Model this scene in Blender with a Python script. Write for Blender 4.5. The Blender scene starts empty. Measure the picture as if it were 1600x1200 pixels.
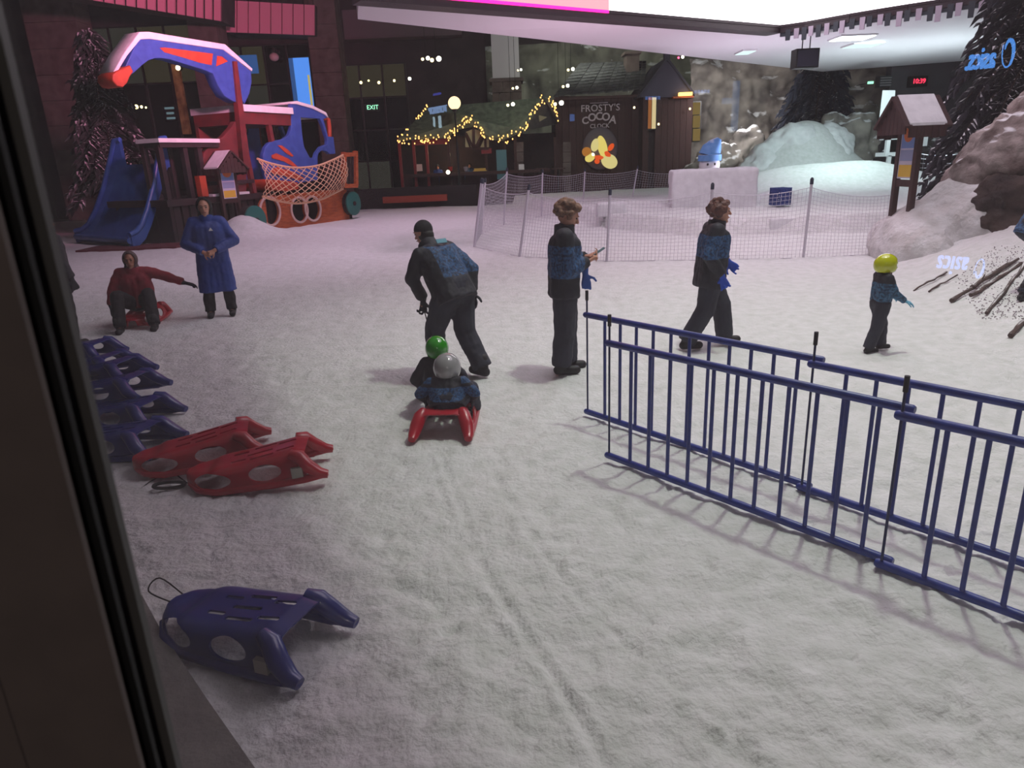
import bpy, bmesh, math, random
import numpy as np
from mathutils import Vector, Matrix, noise as mnoise

random.seed(7)
RNG = np.random.default_rng(7)
SC = bpy.context.scene
COL = SC.collection
R = math.radians

# ------------------------------------------------------------------ camera
FPX, CX, CY, EYE = 1088.0, 800.0, 600.0, 2.1
CAMROT = (Matrix.Rotation(R(90 - 17.83), 3, 'X') @ Matrix.Rotation(R(-2.42), 3, 'Z'))
cd = bpy.data.cameras.new('camera')
cam = bpy.data.objects.new('camera', cd)
COL.objects.link(cam)
cam.location = (0, 0, EYE)
cam.rotation_euler = CAMROT.to_euler()
cd.sensor_width = 36
cd.lens = FPX / 1600 * 36
cd.clip_start = 0.02
cd.clip_end = 400
cd.dof.use_dof = True
cd.dof.focus_distance = 7.0
cd.dof.aperture_fstop = 11.0
SC.camera = cam
SC.view_settings.view_transform = 'Standard'
SC.view_settings.look = 'None'
SC.view_settings.gamma = 1
SC.view_settings.exposure = 0.0
SC.view_settings.use_curve_mapping = False

# ------------------------------------------------------------------ world and big lights
w = bpy.data.worlds.new('hall_dimness')
SC.world = w
w.use_nodes = True
w.node_tree.nodes['Background'].inputs[0].default_value = (0.036, 0.031, 0.036, 1)
w.node_tree.nodes['Background'].inputs[1].default_value = 1.0


def lamp(name, kind, loc, target, energy, color, size=0.3, angle=90, blend=1.0):
    d = bpy.data.lights.new(name, kind)
    d.energy = energy
    d.color = color
    if kind == 'SPOT':
        d.spot_size = R(angle)
        d.spot_blend = blend
        d.shadow_soft_size = size
    elif kind == 'AREA':
        d.shape = 'DISK'
        d.size = size
    else:
        d.shadow_soft_size = size
    o = bpy.data.objects.new(name, d)
    COL.objects.link(o)
    o.location = loc
    v = Vector(target) - Vector(loc)
    o.rotation_euler = v.to_track_quat('-Z', 'Y').to_euler()
    return o


lamp('ceiling_floodlight', 'SPOT', (3.7, 6.9, 12.0), (3.6, 6.2, 0), 2000, (0.86, 1.0, 0.80), 0.35, 84, 1.0)
lamp('hall_fill', 'AREA', (4.5, 9.5, 13.0), (4.0, 9.0, 0), 1150, (1.0, 0.86, 0.98), 12.0)  # added soft fill to lift the shadows, no real fixture
lamp('gallery_lamp', 'POINT', (1.5, -5.0, 4.5), (0, 0, 0), 220, (1.0, 0.88, 0.82), 0.3)
lamp('balcony_fill', 'SPOT', (-3.0, 18.0, 7.0), (-19.0, 34.0, 9.5), 9500, (1.0, 0.33, 0.55), 0.5, 90, 1.0)  # added pink fill to brighten the balcony fronts
lamp('soffit_fill', 'SPOT', (16.0, 27.0, 0.9), (15.5, 27.5, 5.5), 1250, (0.80, 0.97, 1.0), 0.4, 150, 1.0)  # added lamp pointing up to lighten the right soffit
lamp('soffit_pink_fill', 'SPOT', (2.5, 20.0, 1.0), (2.5, 21.5, 5.5), 520, (1.0, 0.66, 0.86), 0.4, 150, 1.0)  # added pink lamp to lighten the left soffit
lamp('cliff_fill', 'SPOT', (11.6, 36.4, 5.2), (13.0, 41.0, 3.6), 1000, (1.0, 0.95, 0.95), 0.5, 165, 1.0)  # added fill to brighten the brown cliff
lamp('slope_fill', 'SPOT', (6.0, 15.2, 8.6), (6.0, 19.5, 0), 900, (1.0, 0.76, 0.94), 0.5, 130, 1.0)  # added pink fill for the slope, terrace and snow block
lamp('mound_floodlight', 'SPOT', (13.0, 26.0, 5.3), (13.6, 33.0, 1.0), 1400, (0.72, 1.0, 0.95), 0.5, 120, 1.0)
lamp('playground_fill', 'SPOT', (-3.0, 16.0, 11.0), (-6.5, 20.5, 0.0), 1850, (1.0, 0.68, 0.92), 0.6, 92, 1.0)  # added pink fill for the snow and excavator at left
lamp('hut_floodlight', 'SPOT', (2.0, 28.0, 9.0), (4.0, 40.0, 5.0), 1200, (0.80, 0.95, 0.78), 0.5, 110, 1.0)

lamp('soffit_corner_fill', 'SPOT', (8.6, 25.0, 0.9), (8.6, 25.5, 5.5), 700, (0.95, 0.82, 1.0), 0.4, 150, 1.0)  # another added lamp, lightens the soffit near its corner
lamp('far_snow_fill', 'SPOT', (-2.5, 27.0, 11.0), (-2.5, 27.5, 0.0), 2600, (1.0, 0.72, 0.94), 0.6, 115, 1.0)  # added pink fill for the unlit far snow
lamp('cliff_back_fill', 'SPOT', (4.5, 40.0, 9.0), (5.0, 47.0, 6.0), 900, (0.92, 0.98, 0.84), 0.5, 150, 1.0)  # added fill on the cliff behind the huts


# ------------------------------------------------------------------ pixel helpers
def ray(px, py):
    return CAMROT @ Vector(((px - CX) / FPX, -(py - CY) / FPX, -1.0))


def W(px, py, z=0.0):
    d = ray(px, py)
    t = (z - EYE) / d.z
    return Vector((d.x * t, d.y * t, z))


def D(px, py, Y):
    d = ray(px, py)
    t = Y / d.y
    return Vector((d.x * t, Y, EYE + d.z * t))


# ------------------------------------------------------------------ materials
def S(r, g, b):
    def f(c):
        c /= 255
        return c / 12.92 if c <= 0.04045 else ((c + 0.055) / 1.055) ** 2.4
    return (f(r), f(g), f(b), 1)


MATS = {}


def mat(name, col, rough=0.6, col2=None, scale=8, detail=4, bump=0.0, bscale=40, bdist=0.02, metal=0.0, emit=None, estr=0.0,
        lo=0.35, hi=0.65, snow=0.0, stretch=None, coat=0.0, spec=0.5):
    if name in MATS:
        return MATS[name]
    m = bpy.data.materials.new(name)
    m.use_nodes = True
    n, l = m.node_tree.nodes, m.node_tree.links
    b = n['Principled BSDF']
    b.inputs['Base Color'].default_value = col
    b.inputs['Roughness'].default_value = rough
    b.inputs['Metallic'].default_value = metal
    b.inputs['Coat Weight'].default_value = coat
    b.inputs['Specular IOR Level'].default_value = spec
    tc = n.new('ShaderNodeTexCoord')
    vec = tc.outputs['Object']
    if stretch:
        mp = n.new('ShaderNodeMapping')
        mp.inputs['Scale'].default_value = stretch
        l.new(vec, mp.inputs[0])
        vec = mp.outputs[0]
    out = None
    if col2 is not None:
        t = n.new('ShaderNodeTexNoise')
        t.inputs['Scale'].default_value = scale
        t.inputs['Detail'].default_value = detail
        l.new(vec, t.inputs['Vector'])
        rr = n.new('ShaderNodeMapRange')
        rr.inputs[1].default_value = lo
        rr.inputs[2].default_value = hi
        l.new(t.outputs[0], rr.inputs[0])
        mx = n.new('ShaderNodeMix')
        mx.data_type = 'RGBA'
        mx.inputs[6].default_value = col
        mx.inputs[7].default_value = col2
        l.new(rr.outputs[0], mx.inputs[0])
        out = mx.outputs[2]
    if snow:
        g = n.new('ShaderNodeNewGeometry')
        sx = n.new('ShaderNodeSeparateXYZ')
        l.new(g.outputs['Normal'], sx.inputs[0])
        t2 = n.new('ShaderNodeTexNoise')
        t2.inputs['Scale'].default_value = 2.5
        t2.inputs['Detail'].default_value = 6
        l.new(tc.outputs['Object'], t2.inputs['Vector'])
        ad = n.new('ShaderNodeMath')
        ad.operation = 'ADD'
        l.new(sx.outputs[2], ad.inputs[0])
        l.new(t2.outputs[0], ad.inputs[1])
        r2 = n.new('ShaderNodeMapRange')
        r2.inputs[1].default_value = 1.5 - snow
        r2.inputs[2].default_value = 1.7 - snow
        l.new(ad.outputs[0], r2.inputs[0])
        mx2 = n.new('ShaderNodeMix')
        mx2.data_type = 'RGBA'
        if out is not None:
            l.new(out, mx2.inputs[6])
        else:
            mx2.inputs[6].default_value = col
        mx2.inputs[7].default_value = (0.78, 0.78, 0.80, 1)
        l.new(r2.outputs[0], mx2.inputs[0])
        out = mx2.outputs[2]
    if out is not None:
        l.new(out, b.inputs['Base Color'])
    if bump:
        t3 = n.new('ShaderNodeTexNoise')
        t3.inputs['Scale'].default_value = bscale
        t3.inputs['Detail'].default_value = 5
        l.new(vec, t3.inputs['Vector'])
        bp = n.new('ShaderNodeBump')
        bp.inputs['Strength'].default_value = bump
        bp.inputs['Distance'].default_value = bdist
        l.new(t3.outputs[0], bp.inputs['Height'])
        l.new(bp.outputs[0], b.inputs['Normal'])
    if emit is not None:
        b.inputs['Emission Color'].default_value = emit
        b.inputs['Emission Strength'].default_value = estr
    MATS[name] = m
    return m


def emat(name, col, strength):
    if name in MATS:
        return MATS[name]
    m = bpy.data.materials.new(name)
    m.use_nodes = True
    n, l = m.node_tree.nodes, m.node_tree.links
    n.remove(n['Principled BSDF'])
    e = n.new('ShaderNodeEmission')
    e.inputs[0].default_value = col
    e.inputs[1].default_value = strength
    l.new(e.outputs[0], n['Material Output'].inputs[0])
    MATS[name] = m
    return m


# ------------------------------------------------------------------ object helpers
def tag(o, label=None, cat=None, group=None, kind=None):
    if label:
        o['label'] = label
    if cat:
        o['category'] = cat
    if group:
        o['group'] = group
    if kind:
        o['kind'] = kind
    return o


def empty(name, loc=(0, 0, 0), rz=0.0, scale=1.0, parent=None):
    o = bpy.data.objects.new(name, None)
    COL.objects.link(o)
    o.location = loc
    o.rotation_euler = (0, 0, rz)
    o.scale = (scale,) * 3
    o.empty_display_size = 0.1
    if parent:
        o.parent = parent
    return o


def link(name, me, m=None, parent=None, loc=None, rot=None):
    o = bpy.data.objects.new(name, me)
    COL.objects.link(o)
    if m is not None:
        if not me.materials:
            me.materials.append(m)
        elif me.materials[0] != m:
            o.material_slots[0].link = 'OBJECT'
            o.material_slots[0].material = m
    if parent:
        o.parent = parent
    if loc is not None:
        o.location = loc
    if rot is not None:
        o.rotation_euler = rot
    return o


def copy_tree(o, parent=None):
    c = o.copy()
    COL.objects.link(c)
    c.parent = parent
    for ch in [x for x in COL.objects if x.parent == o]:
        copy_tree(ch, c)
    return c


class MB:
    def __init__(s):
        s.v, s.f = [], []

    def add(s, vs, fs):
        o = len(s.v)
        s.v += [tuple(v) for v in vs]
        s.f += [tuple(i + o for i in f) for f in fs]
        return s

    def box(s, lo, hi, M=None):
        vs = [Vector((x, y, z)) for z in (lo[2], hi[2]) for y in (lo[1], hi[1]) for x in (lo[0], hi[0])]
        if M is not None:
            vs = [M @ v for v in vs]
        return s.add(vs, [(0, 2, 3, 1), (4, 5, 7, 6), (0, 1, 5, 4), (2, 6, 7, 3), (0, 4, 6, 2), (1, 3, 7, 5)])

    def beam(s, a, b, w_, h_, up=(0, 0, 1)):
        a, b = Vector(a), Vector(b)
        d = b - a
        z = d.normalized()
        x = Vector(up).cross(z)
        if x.length < 1e-4:
            x = Vector((1, 0, 0)).cross(z)
        x.normalize()
        y = z.cross(x)
        M = Matrix((x, y, z)).transposed().to_4x4()
        M.translation = a
        return s.box((-w_ / 2, -h_ / 2, 0), (w_ / 2, h_ / 2, d.length), M)

    def tube(s, pts, r, n=8, closed=False, cap=True):
        pts = [Vector(p) for p in pts]
        rs = r if isinstance(r, (list, tuple)) else [r] * len(pts)
        k = len(pts)
        vs, fs = [], []
        prev = None
        for i, p in enumerate(pts):
            a = pts[i - 1] if (i > 0 or closed) else p
            b = pts[(i + 1) % k] if (i < k - 1 or closed) else p
            t = (b - a)
            t = t.normalized() if t.length > 1e-9 else Vector((0, 0, 1))
            if prev is None:
                ref = Vector((0, 0, 1)) if abs(t.z) < 0.9 else Vector((1, 0, 0))
                u = t.cross(ref).normalized()
            else:
                u = (prev - t * prev.dot(t))
                u = u.normalized() if u.length > 1e-6 else t.orthogonal().normalized()
            prev = u
            v2 = t.cross(u)
            for j in range(n):
                a_ = 2 * math.pi * j / n
                vs.append(p + (u * math.cos(a_) + v2 * math.sin(a_)) * rs[i])
        m = k if closed else k - 1
        for i in range(m):
            for j in range(n):
                i2 = (i + 1) % k
                fs.append((i * n + j, i * n + (j + 1) % n, i2 * n + (j + 1) % n, i2 * n + j))
        if cap and not closed:
            fs.append(tuple(range(n - 1, -1, -1)))
            fs.append(tuple((k - 1) * n + j for j in range(n)))
        return s.add(vs, fs)

    def capsule(s, p0, r0, p1, r1, n=12, cap0=True, cap1=True):
        p0, p1 = Vector(p0), Vector(p1)
        d = p1 - p0
        L = d.length
        t = d / L if L > 1e-6 else Vector((0, 0, 1))
        pts, rs = [], []
        if cap0:
            for a in (88, 65, 40, 20):
                pts.append(p0 - t * r0 * math.sin(R(a)))
                rs.append(r0 * math.cos(R(a)))
        pts.append(p0)
        rs.append(r0)
        pts.append(p1 if L > 1e-6 else p1 + t * 1e-4)
        rs.append(r1)
        if cap1:
            for a in (20, 40, 65, 88):
                pts.append(p1 + t * r1 * math.sin(R(a)))
                rs.append(r1 * math.cos(R(a)))
        return s.tube(pts, rs, n)

    def ell(s, c, r, M=None, nu=16, nv=10):
        c = Vector(c)
        vs, fs = [], []
        for i in range(nv + 1):
            th = math.pi * i / nv
            for j in range(nu):
                ph = 2 * math.pi * j / nu
                v = Vector((r[0] * math.sin(th) * math.cos(ph), r[1] * math.sin(th) * math.sin(ph), r[2] * math.cos(th)))
                if M is not None:
                    v = M @ v
                vs.append(c + v)
        for i in range(nv):
            for j in range(nu):
                fs.append((i * nu + j, (i + 1) * nu + j, (i + 1) * nu + (j + 1) % nu, i * nu + (j + 1) % nu))
        return s.add(vs, fs)

    def mesh(s, name, smooth=False):
        me = bpy.data.meshes.new(name)
        me.from_pydata(s.v, [], s.f)
        bm = bmesh.new()
        bm.from_mesh(me)
        bmesh.ops.remove_doubles(bm, verts=bm.verts, dist=1e-5)
        bmesh.ops.recalc_face_normals(bm, faces=bm.faces)
        bm.to_mesh(me)
        bm.free()
        if smooth:
            me.polygons.foreach_set('use_smooth', [True] * len(me.polygons))
            if smooth != 'all':
                me.set_sharp_from_angle(angle=R(50))
        me.update()
        return me

    def build(s, name, m, parent=None, smooth=False, loc=None, rot=None):
        return link(name, s.mesh(name, smooth), m, parent, loc, rot)


TMPS = bpy.data.scenes.new('workbench')
TMP = TMPS.collection


def evalmesh(o):
    """mesh of an object with its modifiers, evaluated in a small scratch scene"""
    vl = TMPS.view_layers[0]
    vl.update()
    dg = vl.depsgraph
    dg.update()
    return bpy.data.meshes.new_from_object(o.evaluated_get(dg))


def remeshed(mb, name, voxel, smooth=3, jitter=0.0, jscale=6.0, rough=0.5):
    me = bpy.data.meshes.new(name)
    me.from_pydata(mb.v, [], mb.f)
    o = bpy.data.objects.new('tmp', me)
    TMP.objects.link(o)
    md = o.modifiers.new('r', 'REMESH')
    md.mode = 'VOXEL'
    md.voxel_size = voxel
    if smooth:
        sm = o.modifiers.new('s', 'SMOOTH')
        sm.factor = 0.5
        sm.iterations = smooth
    out = evalmesh(o)
    out.name = name
    bpy.data.objects.remove(o)
    bpy.data.meshes.remove(me)
    if jitter:
        k = len(out.vertices)
        co, no = np.empty(k * 3, np.float32), np.empty(k * 3, np.float32)
        out.vertices.foreach_get('co', co)
        out.vertex_normals.foreach_get('vector', no)
        co, no = co.reshape(-1, 3), no.reshape(-1, 3)
        am = np.empty(k, np.float32)
        for i in range(k):
            p = Vector(co[i]) * jscale
            am[i] = mnoise.noise(p) + rough * mnoise.noise(p * 2.3) + rough * 0.5 * mnoise.noise(p * 5) + (rough - 0.5) * (0.6 - 2.2 * abs(mnoise.noise(p * 1.4)))
        co += no * (am * jitter)[:, None]
        out.vertices.foreach_set('co', co.reshape(-1))
        out.update()
    out.polygons.foreach_set('use_smooth', [True] * len(out.polygons))
    return out


def boolean(me, cutters, name):
    o = bpy.data.objects.new('tmp', me)
    TMP.objects.link(o)
    cs = []
    for c in cutters:
        cm = c.mesh('cut')
        co = bpy.data.objects.new('tmpc', cm)
        TMP.objects.link(co)
        cs.append(co)
        b = o.modifiers.new('b', 'BOOLEAN')
        b.operation = 'DIFFERENCE'
        b.solver = 'EXACT'
        b.object = co
    out = evalmesh(o)
    out.name = name
    bpy.data.objects.remove(o)
    for co in cs:
        bpy.data.objects.remove(co)
    return out


def flat(loops, depth, name, bevel=0.0):
    """2D loops (outer first, holes after) in (x, z), extruded along y by +-depth/2; returns a mesh."""
    cu = bpy.data.curves.new('c', 'CURVE')
    cu.dimensions = '2D'
    cu.fill_mode = 'BOTH'
    cu.extrude = depth / 2
    cu.bevel_depth = bevel
    cu.bevel_resolution = 1
    for lp in loops:
        sp = cu.splines.new('POLY')
        sp.points.add(len(lp) - 1)
        for i, p in enumerate(lp):
            sp.points[i].co = (p[0], p[1], 0, 1)
        sp.use_cyclic_u = True
    o = bpy.data.objects.new('tmp', cu)
    TMP.objects.link(o)
    me = evalmesh(o)
    me.name = name
    bpy.data.objects.remove(o)
    me.transform(Matrix(((1, 0, 0, 0), (0, 0, -1, 0), (0, 1, 0, 0), (0, 0, 0, 1))))
    me.materials.clear()
    return me


def text_mesh(txt, size, depth=0.02, spacing=1.0, bold=0.0):
    cu = bpy.data.curves.new('t', 'FONT')
    cu.body = txt
    cu.size = size
    cu.extrude = depth / 2
    cu.offset = bold
    cu.space_character = spacing
    cu.align_x = 'CENTER'
    cu.align_y = 'CENTER'
    cu.resolution_u = 3
    o = bpy.data.objects.new('tmp', cu)
    TMP.objects.link(o)
    me = evalmesh(o)
    bpy.data.objects.remove(o)
    me.transform(Matrix(((1, 0, 0, 0), (0, 0, -1, 0), (0, 1, 0, 0), (0, 0, 0, 1))))
    me.materials.clear()
    return me


def smoothpath(pts, k=6):
    pts = [Vector(p) for p in pts]
    out = []
    for i in range(len(pts) - 1):
        p0, p1, p2, p3 = pts[max(i - 1, 0)], pts[i], pts[i + 1], pts[min(i + 2, len(pts) - 1)]
        for j in range(k):
            t = j / k
            out.append(0.5 * ((2 * p1) + (p2 - p0) * t + (2 * p0 - 5 * p1 + 4 * p2 - p3) * t * t + (3 * p1 - p0 - 3 * p2 + p3) * t ** 3))
    out.append(pts[-1])
    return out


def circ(cx, cz, rx, rz, n=20):
    return [(cx + rx * math.cos(2 * math.pi * i / n), cz + rz * math.sin(2 * math.pi * i / n)) for i in range(n)]


def vnoise(x, y, seed=0):
    """value noise on arrays"""
    rg = np.random.default_rng(seed)
    T = rg.random((256, 256))
    xi, yi = np.floor(x).astype(int), np.floor(y).astype(int)
    fx, fy = x - xi, y - yi
    fx, fy = fx * fx * (3 - 2 * fx), fy * fy * (3 - 2 * fy)
    a, b = T[xi % 256, yi % 256], T[(xi + 1) % 256, yi % 256]
    c, d = T[xi % 256, (yi + 1) % 256], T[(xi + 1) % 256, (yi + 1) % 256]
    return (a * (1 - fx) + b * fx) * (1 - fy) + (c * (1 - fx) + d * fx) * fy - 0.5


def gridmesh(name, P, smooth=True):
    """P: array rows x cols x 3"""
    r, c, _ = P.shape
    idx = np.arange(r * c).reshape(r, c)
    F = np.stack([idx[:-1, :-1], idx[:-1, 1:], idx[1:, 1:], idx[1:, :-1]], -1).reshape(-1, 4)
    me = bpy.data.meshes.new(name)
    me.vertices.add(r * c)
    me.vertices.foreach_set('co', P.reshape(-1).astype(np.float32))
    me.loops.add(F.size)
    me.loops.foreach_set('vertex_index', F.reshape(-1).astype(np.int32))
    me.polygons.add(len(F))
    me.polygons.foreach_set('loop_start', np.arange(0, F.size, 4, dtype=np.int32))
    me.polygons.foreach_set('loop_total', np.full(len(F), 4, dtype=np.int32))
    me.update(calc_edges=True)
    if smooth:
        me.polygons.foreach_set('use_smooth', [True] * len(me.polygons))
    me.validate()
    return me


# ------------------------------------------------------------------ common materials
M_SNOW = mat('snow', (0.80, 0.80, 0.81, 1), 0.75, (0.66, 0.68, 0.66, 1), 7, 6, 0.9, 28, lo=0.3, hi=0.7, spec=0.3)
M_SNOWS = mat('packed_snow', (0.80, 0.80, 0.82, 1), 0.75, (0.70, 0.70, 0.72, 1), 5, 5, 0.5, 12, spec=0.3)
M_BLUEM = mat('blue_paint', S(38, 62, 150), 0.38, S(30, 52, 128), 14, bump=0.05)
M_BLK = mat('black_plastic', S(22, 22, 24), 0.5)
M_DWOOD = mat('dark_wood', S(70, 42, 40), 0.7, S(48, 28, 28), 6, stretch=(6, 6, 0.6), bump=0.2)
M_WHITE = mat('white_paint', S(225, 225, 228), 0.5)
M_ROPE = mat('cord', S(40, 40, 38), 0.8)
M_STEEL = mat('grey_metal', S(90, 92, 96), 0.35, metal=0.7)
# ================================================================== SETTING
# ---- slope and bank heights on the right, shared by ground and things that stand on them
def slope_h(x, y):
    """snow slope rising to the right of a curved foot line"""
    bx = np.interp(y, [3.0, 6.4, 7.2, 8.4, 11.0, 13.8, 17.0, 20.0], [5.6, 5.0, 4.97, 5.2, 6.2, 7.3, 8.6, 11.0])
    s = np.clip(x - bx, 0, None)
    h = 0.36 * s * s / (s + 0.35)
    return np.minimum(h, 1.1) * np.clip((22 - y) / 4, 0, 1)


def mound_at(x, y, cx, cy, rx, ry, h):
    q = ((x - cx) / rx) ** 2 + ((y - cy) / ry) ** 2
    return h * np.exp(-q * 1.6)


def ground_h(x, y, fine=True):
    h = slope_h(x, y)
    h = h + mound_at(x, y, -8.75, 23.9, 1.1, 1.3, 0.72)            # under the small notice board
    h = h + mound_at(x, y, -7.0, 25.2, 1.5, 1.0, 0.12)
    # terrace behind the net enclosure
    tx = np.interp(x, [-4, 1.5, 3.2, 5.0, 9.0, 14.0, 30], [60, 30, 21.5, 18.6, 18.0, 18.6, 20])
    t = np.clip((y - tx) / 0.12, 0, 1)
    h = h + 0.42 * t * t * (3 - 2 * t) + np.where(y > tx, 0.05 * vnoise(x * 1.2, y * 1.2, 9), 0)
    # big heap and smaller heaps
    h = h + mound_at(x, y, 14.2, 34.5, 3.4, 2.4, 2.9) + mound_at(x, y, 11.2, 30.0, 3.0, 2.2, 0.75)
    h = h + mound_at(x, y, 14.6, 29.0, 3.6, 2.0, 1.0) + mound_at(x, y, 9.3, 24.5, 0.9, 0.8, 0.38)
    h = h + mound_at(x, y, 4.4, 24.5, 1.8, 1.2, 0.2)
    if fine:
        r = 0.030 * vnoise(x * 2.6, y * 3.4, 1) + 0.022 * vnoise(x * 7, y * 9, 2) + 0.020 * vnoise(x * 15, y * 19, 3) + 0.010 * vnoise(x * 36, y * 44, 4)
        dents = np.clip(vnoise(x * 10, y * 13, 5) + 0.5 * vnoise(x * 22, y * 26, 6) - 0.26, 0, 1) * 0.08
        h = h + (r - dents) * np.clip(1.25 - y / 40, 0.25, 1)
    return h


TRACKS = [[(688, 712), (716, 790), (752, 880), (815, 985), (880, 1085), (950, 1190)],
          [(744, 690), (790, 770), (850, 870), (930, 960), (1040, 1060), (1180, 1170)],
          [(668, 708), (712, 830), (775, 930), (840, 1010), (900, 1120), (945, 1199)]]


def track_h(x, y):
    h = np.zeros_like(x)
    for tr in TRACKS:
        pts = np.array([W(*p)[:2] for p in tr])
        dmin = np.full(x.shape, 9.0)
        for a, b in zip(pts[:-1], pts[1:]):
            d = b - a
            t = np.clip(((x - a[0]) * d[0] + (y - a[1]) * d[1]) / (d @ d), 0, 1)
            dmin = np.minimum(dmin, np.hypot(x - a[0] - t * d[0], y - a[1] - t * d[1]))
        h += -0.009 * np.exp(-(dmin / 0.020) ** 2) + 0.006 * np.exp(-((dmin - 0.045) / 0.022) ** 2)
    return h


def make_ground():
    ys = [0.75]
    while ys[-1] < 37:
        ys.append(ys[-1] * 1.0095 + 0.002)
    ys = np.array(ys)
    ts = np.linspace(-1.02, 1.02, 500)
    Y, T = np.meshgrid(ys, ts, indexing='ij')
    X = (Y + 2.5) * T
    flatten = np.clip((Y - 0.9) / 0.4, 0, 1)
    Z = ground_h(X, Y) * flatten + track_h(X, Y)
    far = np.interp(X, [-60, -14, -6, -1.5, 4, 40], [40, 40, 38, 35.2, 37, 40])
    Yc = np.minimum(Y, far + 0.25 * vnoise(X * 1.5, Y * 0, 12))
    Z = np.where(Y >= far, 0.02, Z)
    o = link('floor', gridmesh('floor', np.stack([X, Yc, Z], -1)), M_SNOW)
    tag(o, kind='structure')


make_ground()
m_pave = mat('dark_paving', S(58, 46, 46), 0.6, S(40, 32, 34), 3, bump=0.2)
o = MB().box((-45, 33, -0.30), (45, 62, -0.04)).build('floor_paving', m_pave)
tag(o, kind='structure')
o = MB().box((-45, -14, -0.5), (45, 33, -0.16)).build('floor_slab', m_pave)
tag(o, kind='structure')
o = MB().box((-20, -14, -0.10), (20, 0.28, 0.52)).build('floor_gallery', mat('gallery_carpet', S(46, 40, 38), 0.9))
tag(o, kind='structure')


# ---- window: frame close to the lens and the pane
GY = 0.36
win = empty('window_1', (0, GY, 0.5))
tag(win, kind='structure')
m_clad = mat('dark_cladding', S(104, 93, 88), 0.7, S(96, 86, 82), 20)
m_gask = mat('rubber_gasket', S(8, 8, 8), 0.7)
m_prof = mat('window_profile', S(76, 74, 72), 0.5)


def wx(px, py, Y):
    return D(px, py, Y).x


# vertical edges measured at y = 1000 in the photograph
e_seam, e_clad, e_gask, e_prof = wx(-21, 1000, GY - 0.034), wx(176, 1000, GY - 0.03), wx(199, 1000, GY - 0.02), wx(238, 1000, GY)
MB().box((-1.6, -0.034, -0.5), (e_seam - 0.0006, -0.02, 3.4)).build('cladding_panel', m_clad, win)
MB().box((e_seam + 0.0006, -0.034, -0.5), (e_clad, -0.03, 3.4)).build('mullion_cover', m_clad, win)
MB().box((e_clad - 0.03, -0.022, -0.5), (e_gask, -0.018, 3.4)).build('gasket', m_gask, win)
MB().box((e_gask - 0.04, -0.006, -0.5), (e_prof, 0.0, 3.4)).build('mullion', m_prof, win)
gm = bpy.data.materials.new('window_glass')
gm.use_nodes = True
n, l = gm.node_tree.nodes, gm.node_tree.links
n.remove(n['Principled BSDF'])
tr_, gl_, df_ = n.new('ShaderNodeBsdfTransparent'), n.new('ShaderNodeBsdfGlossy'), n.new('ShaderNodeBsdfTranslucent')
tr_.inputs[0].default_value = (0.97, 0.98, 0.97, 1)
gl_.inputs['Roughness'].default_value = 0.0
df_.inputs[0].default_value = (0.8, 0.8, 0.8, 1)
m1, m2 = n.new('ShaderNodeMixShader'), n.new('ShaderNodeMixShader')
m1.inputs[0].default_value = 0.09
m2.inputs[0].default_value = 0.06
l.new(tr_.outputs[0], m1.inputs[1])
l.new(gl_.outputs[0], m1.inputs[2])
l.new(m1.outputs[0], m2.inputs[1])
l.new(df_.outputs[0], m2.inputs[2])
l.new(m2.outputs[0], n['Material Output'].inputs[0])
pane = MB().add([(e_prof - 0.004, 0, -0.5), (4.5, 0, -0.5), (4.5, 0, 3.4), (e_prof - 0.004, 0, 3.4)], [(0, 1, 2, 3)]).build('pane', gm, win)
# ledge outside, low on the left
a, b, c = W(215, 930, 0.02), W(395, 1199, 0.02), W(420, 1240, 0.02)
led = MB()
vs = []
for p in (W(222, 930, 0.05), W(252, 985, 0.05), W(322, 1090, 0.05), W(398, 1199, 0.05), W(470, 1300, 0.05)):
    vs += [(p.x, p.y, 0.05), (p.x - 1.1, p.y - 0.15, 0.05), (p.x, p.y, -0.1)]
for i in range(4):
    j = i * 3
    led.add([vs[j], vs[j + 1], vs[j + 4], vs[j + 3], vs[j + 2], vs[j + 5]], [(0, 1, 2, 3), (0, 3, 5, 4)])
o = led.build('trim_1', mat('ledge_stone', S(130, 128, 122), 0.8, S(112, 110, 106), 5, bump=0.3))
tag(o, kind='structure')

# ---- canopy (white soffit) with the video walls above its edge
ZC = 5.5
near = [W(560, 1, ZC), W(1215, 52, ZC)]
right = [W(1260, 46, ZC), W(1330, 34, ZC), W(1420, 20, ZC), W(1520, 6, ZC), W(1640, -10, ZC)]
far_ = [W(1760, 74, ZC), W(1510, 95, ZC), W(1285, 112, ZC), W(1040, 84, ZC), W(812, 58, ZC), W(559, 30, ZC)]
ol = near + right + far_
k = len(ol)
cm = MB()
cm.add([(p.x, p.y, ZC) for p in ol] + [(p.x, p.y, ZC + 0.25) for p in ol],
       [tuple(range(k)), tuple(range(2 * k - 1, k - 1, -1))] + [(i, i + k, (i + 1) % k + k, (i + 1) % k) for i in range(k)])
m_soff = mat('soffit_plaster', S(214, 208, 214), 0.7)
o = cm.build('ceiling', m_soff)
tag(o, kind='structure')
# unseen slab added to darken the near left snow (out of the frame)
ov = [(3.4, 0.45), (1.38, 4.6), (-0.78, 9.1), (-13.0, 9.1), (-13.0, 0.45)]
cm = MB()
cm.add([(x, y, 5.5) for x, y in ov] + [(x, y, 5.9) for x, y in ov], [tuple(range(5)), tuple(range(9, 4, -1))] + [(i, i + 5, (i + 1) % 5 + 5, (i + 1) % 5) for i in range(5)])
tag(cm.build('ceiling_shade_slab', m_soff), kind='structure')
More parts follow.
